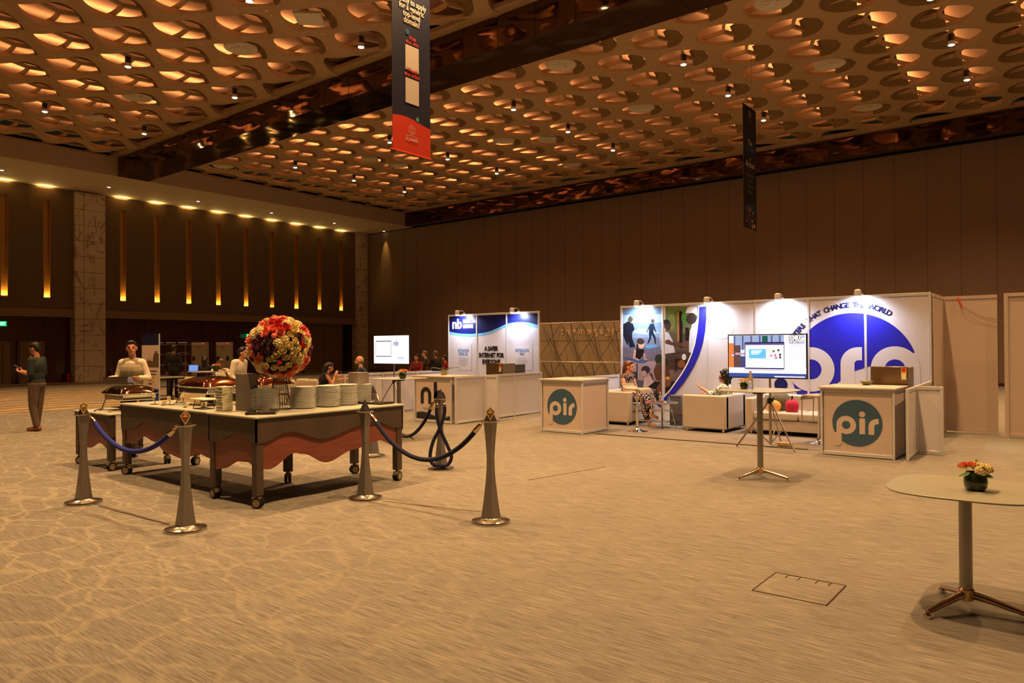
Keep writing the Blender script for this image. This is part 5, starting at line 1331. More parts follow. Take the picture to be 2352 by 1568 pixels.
def scr1(t, F, w, h):
    def rc(m, x0, x1, y0, y1, k): flat('picture', [rect((x0-.5)*w, (x1-.5)*w, (.5-y1)*h, (.5-y0)*h)], m, Matrix.Translation((-.0007*k, 0, 0)) @ F, t)
    M0 = .975
    rc(em('sky', (196, 214, 255), .95), .015, .985, .025, .975, 0)
    rc(em('winblue', (130, 160, 215), .8), .08, .72, .03, .35, 1)
    for x in (.08, .19, .30, .41, .56, .66): rc(em('frame', (70, 90, 160), .7), x, x+.02, .03, .36, 2)
    rc(em('plant', (30, 90, 90), .7), .45, .52, .04, .28, 3)
    rc(em('sofa', (196, 120, 66), .8), .015, .08, .20, .76, 2); rc(em('brown', (84, 66, 72), .8), .08, .17, .25, .76, 3); rc(em('ind', (60, 70, 130), .8), .17, .26, .5, .76, 3)
    rc(em('shelf', (160, 150, 185), .8), .10, .24, .42, .47, 4)
    rc(em('desk', (255, 238, 245), 1), .015, .985, .765, .90, 3); rc(em('deskblue', (50, 76, 158), .8), .015, .985, .885, .975, 4); rc(em('glow', (190, 200, 240), .9), .6, .97, .94, .97, 5)
    rc(em('lapframe', (40, 40, 90), .8), .225, .725, .18, .79, 6); rc(em('white', (255, 255, 255), 1.1), .235, .718, .25, .76, 7); rc(em('bar', (96, 96, 160), .8), .235, .718, .215, .25, 8)
    rc(em('bluebox', (86, 176, 240), .9), .28, .50, .335, .55, 9)
    for i in range(3): rc(em('white', (255, 255, 255), 1.1), .31, .45-.02*i, .365+.035*i, .385+.035*i, 10)
    for i in range(3): rc(em('pale', (206, 244, 250), .95), .32+.11*i, .39+.11*i, .63, .755, 9)
    for i, (x, y, c) in enumerate(((.54, .36, (250, 240, 170)), (.58, .36, (90, 80, 90)), (.64, .34, (40, 60, 110)), (.60, .45, (220, 90, 140)), (.66, .44, (60, 56, 70)), (.55, .46, (230, 120, 150)), (.61, .51, (120, 120, 130)), (.66, .5, (70, 66, 80)))): rc(em('c%d' % i, c, .9), x, x+.028, y, y+.05, 9)
    rc(em('white', (255, 255, 255), 1.1), .20, .76, .81, .87, 5); rc(em('keys', (150, 160, 220), .9), .25, .71, .80, .82, 6)
    G = Matrix.Translation((-.0007*10, 0, 0)) @ F
    text('ORG', .10*h/.7, em('black', (20, 20, 30), .1), G, .375*w, .36*h, t, bold=.012); G2 = Matrix.Translation((-.0007*11, 0, 0)) @ F
    text('ORG', .10*h/.7, em('white', (255, 255, 255), 1.1), G2, .375*w, .36*h, t, bold=.004)
    text('IN ACTION', .042*h/.7, em('black', (20, 20, 30), .1), G, .375*w, .305*h, t, bold=.008); text('IN ACTION', .042*h/.7, em('white', (255, 255, 255), 1.1), G2, .375*w, .305*h, t, bold=.002)
    c_ = (-.43*w, .02*h)
    flat('picture', [arcpts(c_[0], c_[1], .022, 0, 360, 20)[:-1]], em('spk', (140, 150, 230), .9), G, t); flat('picture', [[(c_[0]-.008, c_[1]), (c_[0]+.006, c_[1]+.01), (c_[0]+.006, c_[1]-.01)]], em('white', (255, 255, 255), 1.1), G2, t)
def scr2(t, F, w, h):
    def rc(m, x0, x1, y0, y1, k): flat('picture', [rect((x0-.5)*w, (x1-.5)*w, (.5-y1)*h, (.5-y0)*h)], m, Matrix.Translation((-.0007*k, 0, 0)) @ F, t)
    rc(em('white2', (246, 248, 255), 1.15), .012, .988, .02, .98, 0)
    rc(em('lap2', (70, 74, 120), .8), .065, .51, .19, .75, 1); rc(em('white2', (246, 248, 255), 1.15), .075, .50, .225, .72, 2)
    rc(em('pale2', (226, 224, 240), 1), .17, .45, .52, .59, 3)
    G = Matrix.Translation((-.003, 0, 0)) @ F
    text('nb', .17*h/.7, em('ink2', (60, 56, 150), .8), G, .14*w, .14*h, t, bold=.004)
    for i, (x0, x1) in enumerate(((.66, .92), (.66, .80))): rc(em('pale3', (206, 212, 236), 1), x0+.08, x1, .26+.09*i, .29+.09*i, 3)
    for i in range(4): rc(em('pale3', (206, 212, 236), 1), .58+.01*(i % 2), .94, .44+.055*i, .45+.055*i, 3)
    rc(em('ink3', (130, 136, 200), .9), .69, .86, .77, .80, 3)
tv('large television playing a laptop scene, on a tripod stand before the sofa', (11.45, 3.93, 1.447), 0, 1.25, .70, 1.1, scr1)
tstand('tripod stand carrying the large television before the sofa', 11.51, 3.90, 1.45, .52, 2.1)
tag(MB().box(-.05, .05, -.12, .12, .01, .07).build('power_strip', mat('wood_block', (190, 160, 120), r=.6, noise=.05), bevel=.008, loc=(11.75, 3.75, 0)), 'small pale block on the carpet under the large television', 'block')
tv('white screened television on the left, beside the long low partition', (11.91, 13.14, 1.57), 0, 1.27, .70, 1.2, scr2)
tstand('tripod stand under the white screened television', 11.97, 13.12, 1.55, .5, .3)

# ------------------------------------------------------------------ people
skinL = mat('skin_light', (226, 166, 140), r=.5, noise=.04, ns=20); skinM = mat('skin_tan', (190, 130, 96), r=.5, noise=.04, ns=20); skinD = mat('skin_brown', (140, 88, 62), r=.5, noise=.04, ns=20)
hairB = mat('hair_black', (20, 15, 13), r=.55, noise=.3, ns=60); hairR = mat('hair_auburn', (112, 64, 42), r=.5, noise=.3, ns=60); hairG = mat('hair_grey', (90, 78, 66), r=.6, noise=.3, ns=60)
def cloth(n, c, **k): return mat('cloth_'+n, c, r=.85, noise=.08, ns=25, **k)
def dots_mat():
    M = mat('dress_dots', (44, 20, 24), r=.8, noise=.01); nt = M.node_tree; N = nt.nodes.new; L = nt.links.new; b = nt.nodes['Principled BSDF']
    tc = N('ShaderNodeTexCoord'); vo = N('ShaderNodeTexVoronoi'); vo.inputs['Scale'].default_value = 26; vo.inputs['Randomness'].default_value = .25; L(tc.outputs['Object'], vo.inputs[0])
    r = N('ShaderNodeMapRange'); L(vo.outputs['Distance'], r.inputs[0]); r.inputs[1].default_value = .30; r.inputs[2].default_value = .36; r.inputs[3].default_value = 1; r.inputs[4].default_value = 0
    mx = N('ShaderNodeMix'); mx.data_type = 'RGBA'; L(r.outputs[0], mx.inputs[0]); mx.inputs[6].default_value = lin((44, 20, 26)); mx.inputs[7].default_value = lin((225, 215, 205)); L(mx.outputs[2], b.inputs['Base Color']); return M
dots = dots_mat()
def leafp_mat():
    M = mat('shirt_leaf_print', (214, 220, 208), r=.8, noise=.01); nt = M.node_tree; N = nt.nodes.new; L = nt.links.new; b = nt.nodes['Principled BSDF']
    tc = N('ShaderNodeTexCoord'); vo = N('ShaderNodeTexNoise'); vo.inputs['Scale'].default_value = 22; vo.inputs['Detail'].default_value = 3; L(tc.outputs['Object'], vo.inputs[0])
    r = N('ShaderNodeMapRange'); L(vo.outputs[0], r.inputs[0]); r.inputs[1].default_value = .50; r.inputs[2].default_value = .55
    mx = N('ShaderNodeMix'); mx.data_type = 'RGBA'; L(r.outputs[0], mx.inputs[0]); mx.inputs[6].default_value = lin((220, 222, 212)); mx.inputs[7].default_value = lin((104, 132, 124)); L(mx.outputs[2], b.inputs['Base Color']); return M
leafp = leafp_mat()

def lerp(a, b, t): return a+(b-a)*t
def person(label, loc, rz, P, skin, hair_m, top=None, bottom=None, shoe=None, vox=.010, hair='short', sleeves=1.0, extra=None, cat='person'):
    """local frame: the person faces +Y, +X is their right... P holds joints in metres."""
    t = thing('person', label, cat, loc, rz)
    g = {k: V(v) for k, v in P.items() if isinstance(v, tuple)}
    pel, ch, nk, hd = g['pel'], g['chest'], g['neck'], g['head']
    hf = g.get('hf', V((0, 1, 0))).normalized()          # head facing
    m = MB()
    spine = (ch-pel).normalized(); side = (g['shR']-g['shL']).normalized()
    def ori(up_, sd): f = up_.cross(sd).normalized()*-1; s2 = f.cross(up_).normalized(); return Matrix((s2, f, up_)).transposed() if False else Matrix(((sd.x, f.x, up_.x), (sd.y, f.y, up_.y), (sd.z, f.z, up_.z)))
    sdp = (g['hipR']-g['hipL']).normalized()
    Rs = ori(spine, side); Rp = ori(spine, sdp)
    k = P.get('k', 1.0)                                   # girth
    def torso(mm, e):
        mm.ell(pel, (.155*k+e, .115*k+e, .12+e), R=Rp); mm.ell(lerp(pel, ch, .45), (.135*k+e, .10*k+e, .16+e), R=Rp)
        mm.ell(ch, (.17*k+e, .115*k+e, .17+e), R=Rs); mm.cap(lerp(g['shL'], g['shR'], .06), lerp(g['shR'], g['shL'], .06), .052+e, .052+e); mm.ell(lerp(ch, nk, .45), (.14+e, .085+e, .08+e), R=Rs)
    torso(m, 0)
    m.cap(nk, lerp(nk, hd, .6), .056, .052)
    # head
    hu = (hd-nk).normalized(); hs = hf.cross(hu).normalized(); hu = hs.cross(hf).normalized()
    RH = Matrix(((hs.x, hf.x, hu.x), (hs.y, hf.y, hu.y), (hs.z, hf.z, hu.z)))
    def H(x, y, z): return hd+RH @ V((x, y, z))
    m.ell(H(0, -.01, .02), (.074, .092, .095), R=RH, n=20, m=14); m.ell(H(0, .022, -.045), (.056, .066, .062), R=RH, n=16, m=10)
    m.cap(H(0, .082, .012), H(0, .108, -.022), .010, .015, 8); m.ell(H(0, .093, -.052), (.024, .010, .010), R=RH, n=10, m=6); m.ell(H(0, .078, -.088), (.024, .020, .018), R=RH, n=10, m=6)
    for s_ in (-1, 1): m.ell(H(s_*.076, -.005, -.012), (.010, .020, .032), R=RH, n=10, m=8); m.ell(H(s_*.032, .078, .022), (.022, .010, .008), R=RH, n=8, m=6)
    # arms and hands
    for s_ in 'LR':
        a, b, c = g['sh'+s_], g['el'+s_], g['wr'+s_]
        m.cap(a, b, .050*min(k, 1.1), .038); m.cap(b, c, .038, .026)
        d = g.get('hd'+s_, (c-b)).normalized(); n = g.get('pn'+s_, V((0, 0, -1))); n = (n-d*n.dot(d)).normalized(); sd = d.cross(n).normalized()
        pc = c+d*.055; m.ell(pc, (.040, .050, .017), R=Matrix(((sd.x, d.x, n.x), (sd.y, d.y, n.y), (sd.z, d.z, n.z))), n=12, m=8)
        cu = P.get('curl'+s_, .5); th = 1 if (s_ == 'R') == (P.get('flip'+s_, 0) == 0) else -1
        for q, (o, L_) in enumerate(((-.030, .062), (-.010, .072), (.010, .068), (.030, .054))):
            p0 = c+d*.092+sd*o*th; p1 = p0+(d*math.cos(cu*.6)+n*math.sin(cu*.6)).normalized()*L_*.5; p2 = p1+(d*math.cos(cu*1.8)+n*math.sin(cu*1.8)).normalized()*L_*.5
            m.cap(p0, p1, .0095, .0085, 8); m.cap(p1, p2, .0085, .007, 8)
        p0 = c+d*.03-sd*.032*th; p1 = p0+(d*.6-sd*.65*th+n*.35*cu).normalized()*.04; p2 = p1+(d*.9-sd*.2*th+n*.5*cu).normalized()*.03
        m.cap(p0, p1, .012, .010, 8); m.cap(p1, p2, .010, .008, 8)
    for s_ in 'LR':
        a, b, c = g['hip'+s_], g['kn'+s_], g['an'+s_]
        m.cap(a, b, .085*k, .055); m.cap(lerp(b, c, 0), lerp(b, c, .35), .052, .056); m.cap(lerp(b, c, .35), c, .055, .036)
        td = g.get('to'+s_, V((0, 1, 0))).normalized(); m.cap(c+V((0, 0, -.045))-td*.04, c+V((0, 0, -.055))+td*.14, .032, .024)
    body = m.build('body', skin, t, voxel=vox, sm=2)
    e = MB()
    for s_ in (-1, 1): e.ell(H(s_*.031, .083, .008), (.012, .006, .006), R=RH, n=8, m=6)
    e.build('eye', mat('eye_dark', (30, 22, 20), r=.2, noise=0), t)
    b2 = MB()
    for s_ in (-1, 1): b2.cap(H(s_*.018, .092, .030), H(s_*.046, .082, .032), .004, .003, 6)
    if hair_m: b2.build('eyebrow', hair_m, t)
    lm = MB(); lm.ell(H(0, .101, -.052), (.020, .006, .006), R=RH, n=8, m=6); lm.build('lips', mat('lip', (150, 70, 66), r=.5, noise=0), t)
    if hair_m and hair != 'bald':
        h = MB(); h.ell(H(0, -.022, .040), (.082, .095, .090), R=RH, n=20, m=14); h.ell(H(0, -.055, .0), (.074, .060, .085), R=RH, n=16, m=10)
        h.ell(H(0, .045, .098), (.056, .045, .026), R=RH)
        if hair == 'bun' or hair == 'tail': h.ell(H(0, -.115, .03 if hair == 'bun' else .0), (.04, .042, .045), R=RH)
        if hair == 'tail': h.cap(H(0, -.12, -.01), H(0, -.14, -.13), .036, .03); h.cap(H(0, -.14, -.13), H(0, -.13, -.27), .03, .014)
        if hair == 'long':
            h.cap(H(0, -.07, .0), H(0, -.085, -.16), .085, .075); h.cap(H(0, -.085, -.16), H(0, -.09, -.26), .075, .05)
        if hair == 'curly':
            for i in range(26):
                a = i*2.4; z = 1-i/26*1.7; r = math.sqrt(max(0, 1-z*z)); q = V((r*math.cos(a)*.095, -.03+r*math.sin(a)*.10, .03+z*.105))
                if q.y < .05: h.ell(H(*q), .034, n=8, m=6)
            h.cap(H(-.05, -.06, -.03), H(-.06, -.07, -.14), .05, .04); h.cap(H(.05, -.06, -.03), H(.06, -.07, -.14), .05, .04)
        h.build('hair', hair_m, t, voxel=vox*1.05, sm=1)
    if hair == 'bald' and hair_m:
        h = MB(); h.ell(H(0, -.05, -.02), (.078, .058, .045), R=RH); h.ell(H(0, .04, -.075), (.058, .058, .045), R=RH); h.build('beard', hair_m, t, voxel=vox*1.05, sm=1)
    if top:
        c_ = MB(); torso(c_, .016)
        for s_ in 'LR':
            a, b, c = g['sh'+s_], g['el'+s_], g['wr'+s_]
            if sleeves >= 1: c_.cap(a, b, .060, .050); c_.cap(b, lerp(b, c, min(1, sleeves-1) if sleeves < 2 else .97), .048, .038)
            elif sleeves > 0: c_.cap(a, lerp(a, b, sleeves), .068, .060)
        c_.build('shirt', top, t, voxel=vox*1.1, sm=3)
    if bottom:
        c_ = MB(); c_.ell(pel-spine*.02, (.162*k+.016, .122*k+.014, .115), R=Rp)
        for s_ in 'LR':
            a, b, c = g['hip'+s_], g['kn'+s_], g['an'+s_]
            c_.cap(a, b, .100*k, .074); c_.cap(b, lerp(b, c, .93), .073, .060)
        c_.build('trousers', bottom, t, voxel=vox*1.1, sm=3)
    if shoe:
        for s_ in 'LR':
            c = g['an'+s_]; td = g.get('to'+s_, V((0, 1, 0))).normalized(); c_ = MB()
            c_.cap(c+V((0, 0, -.035))-td*.045, c+V((0, 0, -.045))+td*.05, .044, .040); c_.cap(c+V((0, 0, -.05))+td*.04, c+V((0, 0, -.055))+td*.18, .038, .024)
            c_.build('shoe', shoe, t, voxel=vox, sm=2)
    return t, g, H, RH
def stand(**k):
    P = dict(pel=(0, 0, .95), chest=(0, .0, 1.28), neck=(0, -.01, 1.46), head=(0, .02, 1.63), hf=(0, 1, 0), shL=(-.185, 0, 1.41), shR=(.185, 0, 1.41), elL=(-.25, -.03, 1.12), elR=(.25, -.03, 1.12),
        wrL=(-.25, .06, .88), wrR=(.25, .06, .88), hipL=(-.085, 0, .92), hipR=(.085, 0, .92), knL=(-.095, .02, .50), knR=(.095, .02, .50), anL=(-.10, -.02, .085), anR=(.10, -.02, .085))
    P.update(k); return P
def sit(**k):
    P = dict(pel=(0, 0, .54), chest=(0, -.02, .88), neck=(0, 0, 1.06), head=(0, .03, 1.22), hf=(0, 1, 0), shL=(-.18, -.02, 1.01), shR=(.18, -.02, 1.01), elL=(-.23, .08, .76), elR=(.23, .08, .76),
        wrL=(-.16, .30, .72), wrR=(.16, .30, .72), hipL=(-.09, .03, .52), hipR=(.09, .03, .52), knL=(-.11, .46, .52), knR=(.11, .46, .52), anL=(-.11, .44, .09), anR=(.11, .44, .09))
    P.update(k); return P
# facing directions: local +Y maps to world dir angle (rz + 90deg). image-left in the world is -rt
def face(dirv): return math.atan2(dirv.y, dirv.x)-PI/2
LEFT, RIGHT, TOWARD, AWAY = -rt, rt, -fw, fw
# 1. man looking at his phone, far left, facing image left
t, g, H, RH = person('standing man in a dark green shirt and grey trousers looking down at his phone', (5.44, 16.42, 0), face(LEFT), stand(head=(0, .045, 1.64), hf=(0, 1, -.38), neck=(0, -.0, 1.47),
    elL=(-.22, -.02, 1.13), elR=(.22, -.0, 1.13), wrL=(-.07, .25, 1.17), wrR=(.06, .25, 1.18), hdL=(.1, .8, .25), hdR=(-.1, .8, .25), pnL=(0, -.3, 1), pnR=(0, -.3, 1), curlL=.9, curlR=.9,
    anL=(-.09, -.06, .085), anR=(.10, .07, .085), k=1.12), skinM, hairB, cloth('green_black', (34, 44, 38)), cloth('grey_trousers', (92, 76, 58)), mat('shoe_tan', (120, 62, 26), r=.35, noise=.06), vox=.010, sleeves=.95)
MB().tube([(-.06, .08, 1.50), (-.05, .135, 1.32), (0, .15, 1.18), (.05, .135, 1.32), (.06, .08, 1.50)], .009, 6).build('lanyard', mat('lanyard', (190, 180, 150), r=.6, noise=0), t)
MB().lathe([(.001, 0), (.02, 0), (.02, .012), (.001, .012)], n=16, T=Matrix.Translation((-.10, .19, 1.165)) @ Matrix.Rotation(PI/2, 4, 'Y')).build('watch', black, t)
b_ = tag(MB().box(-.036, .036, -.004, .004, -.07, .07).build('phone', black, bevel=.004), 'dark phone held by the man in the green shirt', 'phone')
rz_ = face(LEFT); M_ = Matrix.Translation((5.44, 16.42, 0)) @ Matrix.Rotation(rz_, 4, 'Z'); b_.matrix_world = M_ @ Matrix.Translation((-.0, .385, 1.275)) @ Matrix.Rotation(-.9, 4, 'X')
# 2. waiter holding a steel pan, facing the camera, looking to image right
vest = mat('cloth_vest_grey', (150, 138, 116), r=.85, noise=.05, ns=25)
WL = (5.35, 12.05, 0)
t, g, H, RH = person('waiter in white shirt and grey waistcoat carrying a steel tray', WL, face(TOWARD), stand(hf=(-.45, 1, .02), head=(0, .02, 1.635), shL=(-.165, 0, 1.40), shR=(.165, 0, 1.40), elL=(-.25, -.02, 1.15), elR=(.25, -.02, 1.15), wrL=(-.215, .20, 1.165), wrR=(.215, .20, 1.165),
    hdL=(.0, 1, -.05), hdR=(0, 1, -.05), pnL=(1, 0, .2), pnR=(-1, 0, .2), curlL=1.0, curlR=1.0), skinM, hairB, cloth('white_shirt', (214, 202, 180)), cloth('dark_trousers', (48, 42, 36)), mat('shoe_black', (16, 14, 13), r=.3, noise=0), vox=.010, sleeves=2)
v_ = MB(); pel, ch = g['pel'], g['chest']
v_.ell((0, 0, .98), (.19, .150, .14)); v_.ell((0, 0, 1.12), (.175, .142, .16)); v_.ell((0, 0, 1.27), (.188, .155, .17)); v_.cap((-.085, -.01, 1.395), (.085, -.01, 1.395), .088)
v_.build('waistcoat', vest, t, voxel=.012, sm=3)
MB().tube([(0, .150, .99), (0, .156, 1.22)], .002, 4).build('waistcoat_seam', mat('seam_dark2', (90, 80, 66), r=.8, noise=0), t)
for i in range(4): MB().ell((0, .153, 1.0+.065*i), (.007, .004, .007), n=8, m=6).build('button', mat('button', (190, 180, 160), r=.3, noise=0), t)
M_ = Matrix.Translation(WL) @ Matrix.Rotation(face(TOWARD), 4, 'Z')
tr = thing('steel_tray', 'deep stainless steel food pan held by the waiter', 'tray', (0, 0, 0))
MB().box(-.19, .19, .24, .50, 1.085, 1.09).box(-.19, .19, .24, .246, 1.09, 1.18).box(-.19, .19, .494, .50, 1.09, 1.18).box(-.19, -.184, .246, .494, 1.09, 1.18).box(.184, .19, .246, .494, 1.09, 1.18).build('pan', metal, tr)
MB().box(-.205, .205, .225, .245, 1.18, 1.186).box(-.205, .205, .495, .515, 1.18, 1.186).box(-.205, -.185, .245, .495, 1.18, 1.186).box(.185, .205, .245, .495, 1.18, 1.186).build('rim', chrome, tr)
tr.matrix_world = M_
tag(MB().box(-.08, .02, .27, .29, .96, 1.08).build('side_towel', cloth('towel', (200, 190, 170)), bevel=.01), 'pale folded cloth hanging below the waiter\'s pan', 'cloth').matrix_world = M_
# 3. woman in the armchair
CH = (13.30, 7.50, 0)
t, g, H, RH = person('seated woman with auburn ponytail in a dark dress with white dots', CH, face(V((-.10, -1, 0))), sit(pel=(0, .0, .54), chest=(0, .04, .86), neck=(0, .07, 1.03), head=(0, .10, 1.19), hf=(-.2, 1, -.04), shL=(-.16, .05, .985), shR=(.16, .05, .985), elL=(-.20, .12, .74), elR=(.21, .12, .72), wrL=(-.04, .30, .66), wrR=(.06, .28, .66),
    hipL=(-.09, .03, .53), hipR=(.09, .03, .53), knL=(-.02, .47, .60), knR=(.07, .48, .54), anL=(.12, .72, .27), anR=(.06, .62, .09), toL=(.2, 1, -.1), toR=(.1, 1, 0), k=.88), skinL, hairR, dots, None, None, vox=.008, hair='tail', sleeves=0)
d_ = MB(); d_.ell((0, .01, .60), (.16, .125, .12)); d_.ell((0, .03, .72), (.128, .10, .16)); d_.ell((0, .05, .87), (.158, .118, .14)); d_.cap((-.12, .05, .96), (.12, .05, .96), .055)
d_.build('dress_top', dots, t, voxel=.010, sm=2)
s_ = MB(); s_.ell((0, .02, .56), (.17, .14, .11)); s_.cap((-.08, .05, .56), (-.02, .47, .615), .10, .085); s_.cap((.09, .05, .55), (.07, .48, .56), .10, .085); s_.cap((-.02, .47, .60), (.08, .62, .38), .085, .08); s_.cap((.07, .48, .55), (.06, .58, .22), .09, .10)
s_.build('skirt', dots, t, voxel=.010, sm=3)
for sd_, c, td in (('L', g['anL'], V((.2, 1, -.1)).normalized()), ('R', g['anR'], V((.1, 1, 0)).normalized())):
    MB().cap(c+V((0, 0, -.07))-td*.04, c+V((0, 0, -.075))+td*.16, .028, .022).build('sandal', mat('sandal_white', (214, 196, 186), r=.5, noise=0), t, voxel=.009, sm=1)
# 4. gesturing person in armchair, facing +Y (image left)
t, g, H, RH = person('seated person with dark curly hair and leaf print shirt, hand raised palm up', (13.35, 5.42, 0), face(V((-.05, 1, 0))), sit(pel=(0, .06, .50), hipL=(-.09, .09, .49), hipR=(.09, .09, .49), chest=(0, -.04, .73), neck=(0, -.05, .88), head=(0, -.03, 1.02), shL=(-.18, -.05, .83), shR=(.18, -.05, .83), elL=(-.24, .14, .70), elR=(.22, .13, .70), wrL=(-.16, .36, .80), wrR=(.0, .28, .72),
    hdL=(.1, .75, .5), pnL=(.2, -.6, 1), curlL=.35, hdR=(-.6, .8, .05), pnR=(0, 0, -1), curlR=.5, flipL=0, knL=(-.13, .46, .60), knR=(.10, .46, .56), anL=(-.1, .66, .32), anR=(.11, .55, .09), k=1.02), skinM, hairB, leafp, leafp, mat('shoe_brown', (110, 56, 36), r=.4, noise=.05), vox=.009, hair='curly', sleeves=1.3)
# 5. distant people round the cafe tables
def ground(px, D, z=0): p = at(px, 800, D); return (p.x, p.y, z)
person('woman with black hair in a sleeveless black top seated at a cafe table', ground(738, 18.3, -.04), face(RIGHT*.9+AWAY*.35), sit(pel=(0, 0, .54), chest=(0, .06, .86), neck=(0, .14, 1.02), head=(0, .20, 1.17), hf=(0, 1, -.35), shL=(-.17, .1, .98), shR=(.17, .1, .98), elL=(-.2, .22, .74), elR=(.2, .24, .74), wrL=(-.1, .32, .95), wrR=(.08, .34, .98), k=.98), skinM, hairB, cloth('black', (18, 16, 18)), None, None, vox=.014, hair='long', sleeves=0)
person('bald bearded man in a navy shirt resting his arm on a cafe table', ground(828, 17.2, .09), face(LEFT*.95+TOWARD*.1), sit(hf=(-.1, 1, .05), elL=(-.22, .16, .80), elR=(.22, .22, .80), wrL=(-.12, .42, .79), wrR=(.15, .46, .79), k=1.15), skinM, hairG, cloth('navy', (24, 30, 52)), cloth('dark_trousers', (48, 42, 36)), None, vox=.014, hair='bald', sleeves=1.0)
person('seated man with glasses and white shirt, leaning on the table behind the copper dish', ground(506, 19.3, .02), face(RIGHT*.4+TOWARD*.7), sit(pel=(0, 0, .54), hf=(.3, 1, -.2), chest=(0, .03, .86), head=(0, .09, 1.20), wrL=(-.08, .34, .98), elL=(-.2, .24, .80)), skinD, hairG, cloth('white_shirt', (214, 202, 180)), cloth('grey_trousers', (92, 76, 58)), None, vox=.014, sleeves=1.0)
person('waitress in white blouse bending forward behind the copper dish', ground(541, 14.6), face(RIGHT*.95+TOWARD*.25), stand(pel=(0, -.06, .92), chest=(0, .06, 1.22), neck=(0, .13, 1.38), head=(0, .19, 1.53), hf=(0, 1, .0), shL=(-.17, .09, 1.34), shR=(.17, .09, 1.34), elL=(-.22, .04, 1.08), elR=(.22, .06, 1.08), wrL=(-.18, .22, .90), wrR=(.18, .24, .90), k=.92), skinM, hairB, cloth('white_shirt', (214, 202, 180)), cloth('dark_trousers', (48, 42, 36)), mat('shoe_black', (16, 14, 13)), vox=.011, hair='bun', sleeves=2)
person('person in black clothes seated with their back turned near the air conditioner', ground(471, 21.5, .05), face(AWAY), sit(), skinM, hairB, cloth('black', (18, 16, 18)), cloth('black', (18, 16, 18)), None, vox=.018, hair='long', sleeves=2)
person('man in dark clothes standing in front of the metal shelf rack', ground(399, 24.0), face(AWAY), stand(), skinD, hairB, cloth('black', (18, 16, 18)), cloth('black', (18, 16, 18)), mat('shoe_black', (16, 14, 13)), vox=.018, sleeves=2)
person('seated person in a red top with long hair at the far tables', ground(957, 26.0, .03), face(TOWARD+LEFT*.4), sit(), skinM, hairB, cloth('maroon', (110, 20, 26)), cloth('black', (18, 16, 18)), None, vox=.02, hair='long', sleeves=2)
person('seated person with light hair and red scarf at the far tables', ground(977, 27.0, .15), face(LEFT), sit(), skinL, hairG, cloth('brown', (60, 46, 38)), cloth('black', (18, 16, 18)), None, vox=.02, sleeves=2)
person('seated grey haired man in dark jacket turned away at the far tables', ground(1001, 27.5, .15), face(LEFT+AWAY), sit(), skinM, hairG, cloth('dark_jacket', (34, 32, 34)), cloth('black', (18, 16, 18)), None, vox=.02, sleeves=2)
person('blurry seated person in red at the edge of the white booth wall', ground(1022, 28, -.02), face(LEFT), sit(), skinM, hairB, cloth('red', (130, 24, 20)), cloth('black', (18, 16, 18)), None, vox=.02, sleeves=2)

# ------------------------------------------------------------------ cafe tables and shell chairs
shl = mat('shell_white', (190, 172, 146), r=.45, noise=.02)
def shell_chair(label, loc, rz, group=None):
    t = thing('shell_chair', label, 'chair', loc, rz, group)
    prof = [(.22, .44), (.16, .425), (0, .42), (-.14, .43), (-.20, .50), (-.225, .62), (-.24, .74), (-.25, .82)]; wd = [.19, .21, .215, .205, .205, .20, .185, .14]
    def shell(i0, i1, nm):
        vs = []; fs = []; n = 6
        for k in range(i0, i1):
            y, z = prof[k]
            for j in range(n+1):
                u = j/n*2-1; vs.append((u*wd[k], y+(.05*u*u if k > 3 else 0), z+(.03*u*u if k <= 3 else 0)))
        m_ = i1-i0
        for k in range(m_-1):
            for j in range(n): a = k*(n+1)+j; fs.append((a, a+1, a+n+2, a+n+1))
        o = MB().add(vs, fs).build(nm, shl, t, ang=80); q = o.modifiers.new('solid', 'SOLIDIFY'); q.thickness = .012
    shell(0, 5, 'seat'); shell(4, 8, 'backrest')
    for sx in (-1, 1):
        for sy in (-1, 1): MB().tube([(sx*.10, sy*.09, .41), (sx*.20, sy*.20, 0)], [.013, .009], 8).build('leg', tanpanel, t)
    return t
def cafe(label, loc, r=.40, h=.745, sq=False):
    t = thing('cafe_table', label, 'table', loc)
    MB().prism(superel(0, 0, r, r, 4 if sq else 2, 40), h-.02, h).build('tabletop', ttop, t); MB().lathe([(.03, .02), (.03, h-.02)], n=16).build('column', black, t); MB().lathe([(.001, 0), (.22, 0), (.22, .012), (.03, .03)], n=28).build('base', black, t)
    return t
cafe('round cream cafe table in front of the bald man', ground(786, 17.3), .42); cafe('cream cafe table behind the flower ball', ground(640, 21), .4)
c0 = shell_chair('white shell chair, left of the pair behind the plate stacks', ground(700, 19.2), face(AWAY))
for px, D, dv, lb in ((724, 18.9, AWAY+RIGHT*.2, 'white shell chair right behind the woman in the black top'), (668, 18.5, AWAY, 'white shell chair behind the flower stand'), (795, 20.8, LEFT, 'white shell chair seen past the cafe table of the bald man'),
    (852, 21.5, LEFT, 'white shell chair behind the bald man'), (812, 22.5, TOWARD, 'shell chair in the row behind the cafe tables'), (868, 23, RIGHT, 'white shell chair directly left of the white screened television pole'), (886, 22.0, TOWARD, 'white shell chair under the white screened television'),
    (915, 23.5, LEFT, 'white shell chair right of the television pole'), (940, 24.5, RIGHT, 'shell chair near the distant group in red'), (430, 20.4, TOWARD, 'pale chair left of the distant tall bistro table'), (447, 19.4, AWAY, 'pale chair just behind the copper lid')):
    dup(c0, ground(px, D), face(dv), lb)
cafe('long distant cafe table under the white television', ground(880, 25), .6, .745, True); cafe('distant low table before the shelf rack', ground(385, 23.2), .55, .72, True); cafe('distant cafe table by the group in red', ground(930, 26), .6, .745, True)
t = thing('clear_box', 'small clear plastic tote standing on the cafe table', 'box', (*ground(780, 17.25)[:2], .747))
